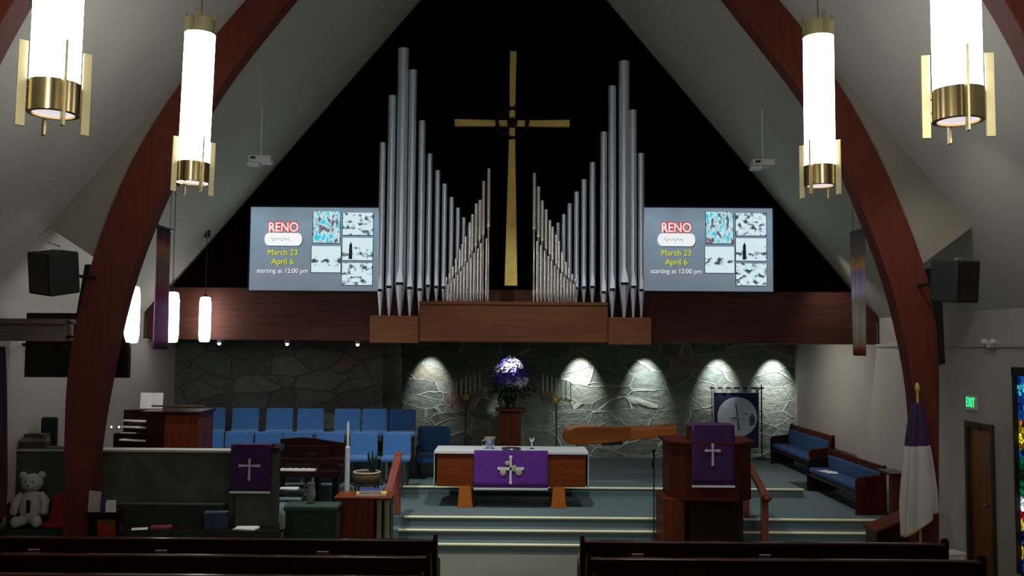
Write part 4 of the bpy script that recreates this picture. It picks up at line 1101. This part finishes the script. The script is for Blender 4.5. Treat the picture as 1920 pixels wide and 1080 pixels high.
MB().box(cx1 - cx0, cx2 - cx0 - .02, .2, .5, 0, ct - .03).build('side_box', m_frame, wc)
MB().box(cx1 - cx0, cx2 - cx0, .0, .2, 0, .05).build('column_plinth', m_frame, wc)
for i in range(2):
    q = cx1 - cx0 + .07 + i * .11
    MB().lathe([(.045, .05), (.045, .12), (.03, .16), (.042, .5), (.034, .9), (.045, ct - .08), (.045, ct - .03)], (q, .08, 0), 16).build('column', M('pale_green_column', (.19, .19, .13, 1), .6), wc, smooth=True)
def stackbook(px, col, cname, z, label, w=.3):
    t = thing('book', label, 'book', (W(px, 925, 13.05)[0], 13.08, z), .1)
    MB().box(-w / 2, w / 2, -.1, .1, 0, .04).build('cover', M(cname, col, .6), t, bevel=.003)
    MB().box(-w / 2 + .004, w / 2 + .002, -.103, .09, .005, .034).build('pages', m_paper, t)
stackbook(696, (.62, .42, .02, 1), 'yellow_cover', ct, 'wide yellow book lying on the wooden cabinet', .42)
stackbook(694, (.03, .04, .2, 1), 'deep_blue_cover', ct + .041, 'deep blue book on top of the yellow one on the cabinet', .3)

# paschal candle
pxx, pzt = W(653, 790, 13.6)
t = thing('paschal_candle', 'tall slim white candle on a stand left of the steps', 'candle', (pxx, 13.6, .0))
zc = W(653, 922, 13.6)[1]
MB().lathe([(.17, 0), (.17, .02), (.03, .05), (.02, .5), (.025, zc - .05), (.05, zc)], n=18).build('stand', m_gold, t, smooth=True)
z1 = W(653, 838, 13.6)[1]
MB().lathe([(.035, zc), (.035, z1), (.02, z1 + .01)], n=18).build('lower_candle', m_linen, t, smooth=True)
MB().lathe([(.018, z1), (.016, pzt - .04), (.008, pzt)], n=14).build('upper_candle', m_ivory, t, smooth=True)

# plant stand
psx = W(688, 890, 14.1)[0]
t = thing('plant_stand', 'black wire plant stand right of the tall white candle', 'stand', (psx, 14.1, 0))
zt_ = W(688, 906, 14.1)[1]
MB().lathe([(.24, zt_ - .02), (.25, zt_ - .01), (.25, zt_)], n=24).build('top', m_black, t)
for k in range(4):
    a = PI / 4 + k * PI / 2
    MB().tube([(.24 * math.cos(a), .24 * math.sin(a), 0), (.21 * math.cos(a), .21 * math.sin(a), zt_ - .01)], .012).build('leg', m_black, t)
t = thing('woven_basket', 'brown woven basket on the black plant stand', 'basket', (psx, 14.1, zt_))
MB().lathe([(.16, 0), (.2, .04), (.215, .12), (.2, .17), (.19, .17), (.19, .1)], n=26).build('body', M('wicker', (.14, .085, .045, 1), .8, var=.5, scale=18, stretch=(1, 1, 4), bump=.5), t, smooth=True)
MB().tube([(.2 * math.cos(a * PI / 13), .2 * math.sin(a * PI / 13), .17) for a in range(27)], .014).build('rim', m_tan, t, smooth=True)
t = thing('potted_plant', 'small dark green plant rising from the brown basket', 'plant', (psx + .08, 14.1, zt_ + .04))
pm = MB()
for i in range(46):
    a = random.uniform(0, 2 * PI); r = random.uniform(.02, .12); h = random.uniform(.25, .5)
    p = Vector((r * .4 * math.cos(a), r * .4 * math.sin(a), .1)); e = Vector((r * math.cos(a), r * math.sin(a), h))
    s = Vector((-math.sin(a), math.cos(a), 0)) * .022
    v = [pm.bm.verts.new(q) for q in (p, (p + e) / 2 + s, e, (p + e) / 2 - s)]; pm.bm.faces.new(v)
pm.build('leaves', M('teal_leaf', (.008, .05, .04, 1), .6, var=.3), t)
MB().lathe([(.07, 0), (.09, .11), (.08, .11)], n=16).build('pot', m_frame, t)

# ------------------------------------------------------------------ grand piano
Yg = 14.75
gx0 = W(514, 870, Yg)[0]; gx1 = W(640, 870, Yg)[0]
gp = thing('grand_piano', 'dark mahogany grand piano on the chancel in front of the blue chairs', 'piano', (gx0, Yg + .1, .30))
gw = gx1 - gx0; gp.location.z = .45; gp.location.y = 15.0
gx0 = W(512, 870, 15.0)[0]; gx1 = W(642, 870, 15.0)[0]; gw = gx1 - gx0; gp.location.x = gx0
kz = W(560, 877, 15.0)[1] - .45; tz = W(560, 824, 15.0)[1] - .45
outl = [(0, .12), (gw, .12), (gw, .7), (gw * .9, .9), (gw * .6, .95), (gw * .3, .98), (.05, .9), (0, .6)]
MB().slab(outl, kz - .16, kz + .14).build('case', m_mahog, gp, bevel=.01)
MB().box(0, gw, -.12, .14, kz - .14, kz - .04).build('key_bed', m_mahog, gp, bevel=.008)
for a, b in ((0, .06), (gw - .06, gw)): MB().box(a, b, -.12, .14, kz - .06, kz + .06).build('key_block', m_mahog, gp, bevel=.015)
ky = MB().box(.07, gw * .62, -.10, .06, kz - .04, kz - .012).build('keys', m_ivory, gp)
bk = MB()
for i in range(22):
    if i % 7 in (2, 6): continue
    bk.box(.09 + i * .031, .105 + i * .031, -.02, .06, kz - .012, kz + .0)
bk.build('black_keys', m_gloss, ky)
MB().prism([(0.03, kz + .13), (gw, kz + .13), (gw - .03, tz - .09), (gw * .6, tz - .03), (gw * .35, tz), (.02, tz - .03)], .35, .39).build('lid', m_mahog, gp, bevel=.006)
MB().box(.2, gw - .25, .16, .18, kz + .14, kz + .34).build('music_desk', m_mahog, gp, bevel=.006)
MB().box(gw * .48, gw * .6, .15, .158, kz + .2, kz + .22).build('latch', m_brass, gp)
for a, b in ((.12, .1), (gw - .12, .1), (gw * .5, .8)):
    MB().lathe([(.03, 0), (.035, .05), (.045, .1), (.06, kz - .3), (.07, kz - .15)], (a, b, 0), 14).build('leg', m_mahog, gp, smooth=True)
MB().box(gw * .5 - .03, gw * .5 + .03, -.05, .2, .06, kz - .15).build('pedal_lyre', m_mahog, gp)
pb = thing('piano_bench', 'dark bench with white sheets in front of the piano', 'bench', (W(540, 915, 14.5)[0], 14.5, .15))
pb.location.z = .15 if 14.5 < 14.62 else .3
bz = W(540, 917, 14.5)[1] - pb.location.z
MB().box(-.3, .3, -.1, .1, bz - .08, bz).build('seat', m_black, pb, bevel=.02)
for a in (-.26, .26):
    for b in (-.08, .08): MB().box(a - .02, a + .02, b - .02, b + .02, 0, bz - .07).build('leg', m_black, pb)
t = thing('sheet_music', 'white sheet music lying on the piano bench', 'papers', (W(541, 912, 14.5)[0], 14.48, pb.location.z + bz))
MB().box(-.16, .16, -.08, .08, 0, .012).build('sheet', m_paper, t)
MB().rbox((.02, .0, .02), (.28, .16, .008), Matrix.Rotation(.1, 3, 'Z')).build('top_sheet', m_paper, t)
t = thing('glass_vase', 'grey glass vase before the piano legs', 'vase', (W(583, 925, 13.9)[0], 13.9, 0))
vb = W(583, 926, 13.9)[1]
t.location = (W(583, 925, 12.72)[0], 12.72, 1.04)
MB().lathe([(.03, 0), (.05, .02), (.07, .12), (.05, .22), (.055, .28), (.045, .28), (.04, .22)], n=20).build('body', M('grey_glass', (.2, .21, .19, 1), .2), t, smooth=True)
MB().tube([(-.055, 0, .25), (-.1, 0, .22), (-.09, 0, .12), (-.06, 0, .1)], .007).build('handle', m_chrome, t)

# ------------------------------------------------------------------ organ console
Yo = 14.1
ox0 = W(205, 800, Yo)[0]; ox1 = W(372, 800, Yo)[0]; ozt = W(320, 776, Yo)[1]
oc = thing('organ_console', 'dark wooden organ console with stacked keyboards behind the stone parapet', 'organ console', (ox0, Yo, .75))
ow = ox1 - ox0; oh = ozt - .75
MB().box(ow * .42, ow, 0, .7, 0, oh).build('body', m_red, oc, bevel=.01)
MB().box(ow * .42, ow * .62, -.02, .0, .02, oh - .02).build('side_panel', m_mahog, oc)
MB().box(ow * .36, ow + .03, -.04, .74, oh, oh + .04).build('top', m_mahog, oc, bevel=.008)
MB().box(0, ow * .42, .15, .65, 0, oh - .32).build('key_desk', m_mahog, oc, bevel=.008)
MB().box(0, ow * .46, .5, .66, oh - .32, oh + .02).build('stop_jamb', m_mahog, oc, bevel=.008)
for i in range(4):
    MB().rbox((ow * .25 - .015 * i, .12 + .1 * i, oh - .42 + .09 * i), (ow * .38 - .03 * (3 - i), .11, .02), Matrix.Rotation(.04, 3, 'Y')).build('manual', m_ivory, oc)
MB().box(ow * .22, ow * .46, .46, .47, oh - .0, oh + .02).build('music_ledge', m_mahog, oc)
MB().tube([(ow * .7, .1, oh + .04), (ow * .7, .1, oh + .1), (ow * .45, .1, oh + .12)], .01).build('lamp_arm', m_brass, oc)
MB().box(ow * .44, ow * 1.05, .08, .14, oh + .1, oh + .125).build('lamp_hood', m_brass, oc, bevel=.004)
for a in (-.03, .09): MB().ball((a, .14, oh - .22), .014, 8, 6).build('indicator', emis('indicator_bulb', (1, .8, .7, 1), 5), oc)
sm = thing('music_book', 'open white music book standing on the organ console', 'book', (ox0 + ow * .34, Yo + .45, ozt + .042))
MB().rbox((-.09, 0, .13), (.18, .008, .25), Matrix.Rotation(-.1, 3, 'X') @ Matrix.Rotation(.12, 3, 'Z')).build('left_page', m_paper, sm)
MB().rbox((.09, 0, .13), (.18, .008, .25), Matrix.Rotation(-.1, 3, 'X') @ Matrix.Rotation(-.12, 3, 'Z')).build('right_page', m_paper, sm)

# television on the left wall
x0, z0 = W(47, 707, 12.3); x1, z1 = W(247, 588, 12.3)
tv = thing('wall_television', 'large black television on an arm behind the left arch', 'television', ((x0 + x1) / 2, 12.3, z0))
w, h = (x1 - x0) / 2, z1 - z0
MB().box(-w, w, -.03, .03, 0, h).build('housing', m_black, tv, bevel=.008)
MB().box(-w + .02, w - .02, -.034, -.028, .02, h - .02).build('display', m_gloss, tv)
MB().tube([(0, .03, h / 2), (-.2, .3, h / 2), (-HW - tv.location.x - .01, .35, h / 2)], .025).build('wall_arm', m_metal, tv)

# things at the far left end of the parapet
t = thing('black_chair', 'black chair behind the far left end of the low stone wall', 'chair', (W(93, 800, 13.05)[0], 13.05, .75))
MB().box(-.12, .12, -.03, .03, .55, 1.42).build('backrest', m_black, t, bevel=.05)
MB().box(-.13, .3, .04, .4, .42, .5).build('seat', m_black, t, bevel=.03)
MB().tube([(.08, .2, .05), (.08, .2, .43)], .03).tube([(-.1, .2, .03), (.28, .2, .03)], .02).tube([(.08, .02, .03), (.08, .38, .03)], .02).build('pedestal', m_metal, t)
t = thing('stacked_folders', 'brown-grey stack of folders on the far left end of the low stone wall', 'papers', (-6.6, 12.7, pz + .051), .06)
MB().box(-.17, .17, -.1, .1, 0, .07).build('lower_folder', m_frame, t, bevel=.004)
MB().rbox((0, 0, .10), (.32, .18, .055), Matrix.Rotation(.12, 3, 'Z')).build('middle_folder', M('manila', (.16, .13, .1, 1), .8), t)
MB().rbox((.02, 0, .155), (.28, .18, .05), Matrix.Rotation(-.1, 3, 'Z')).build('upper_folder', M('brown_card', (.06, .045, .035, 1), .8), t)
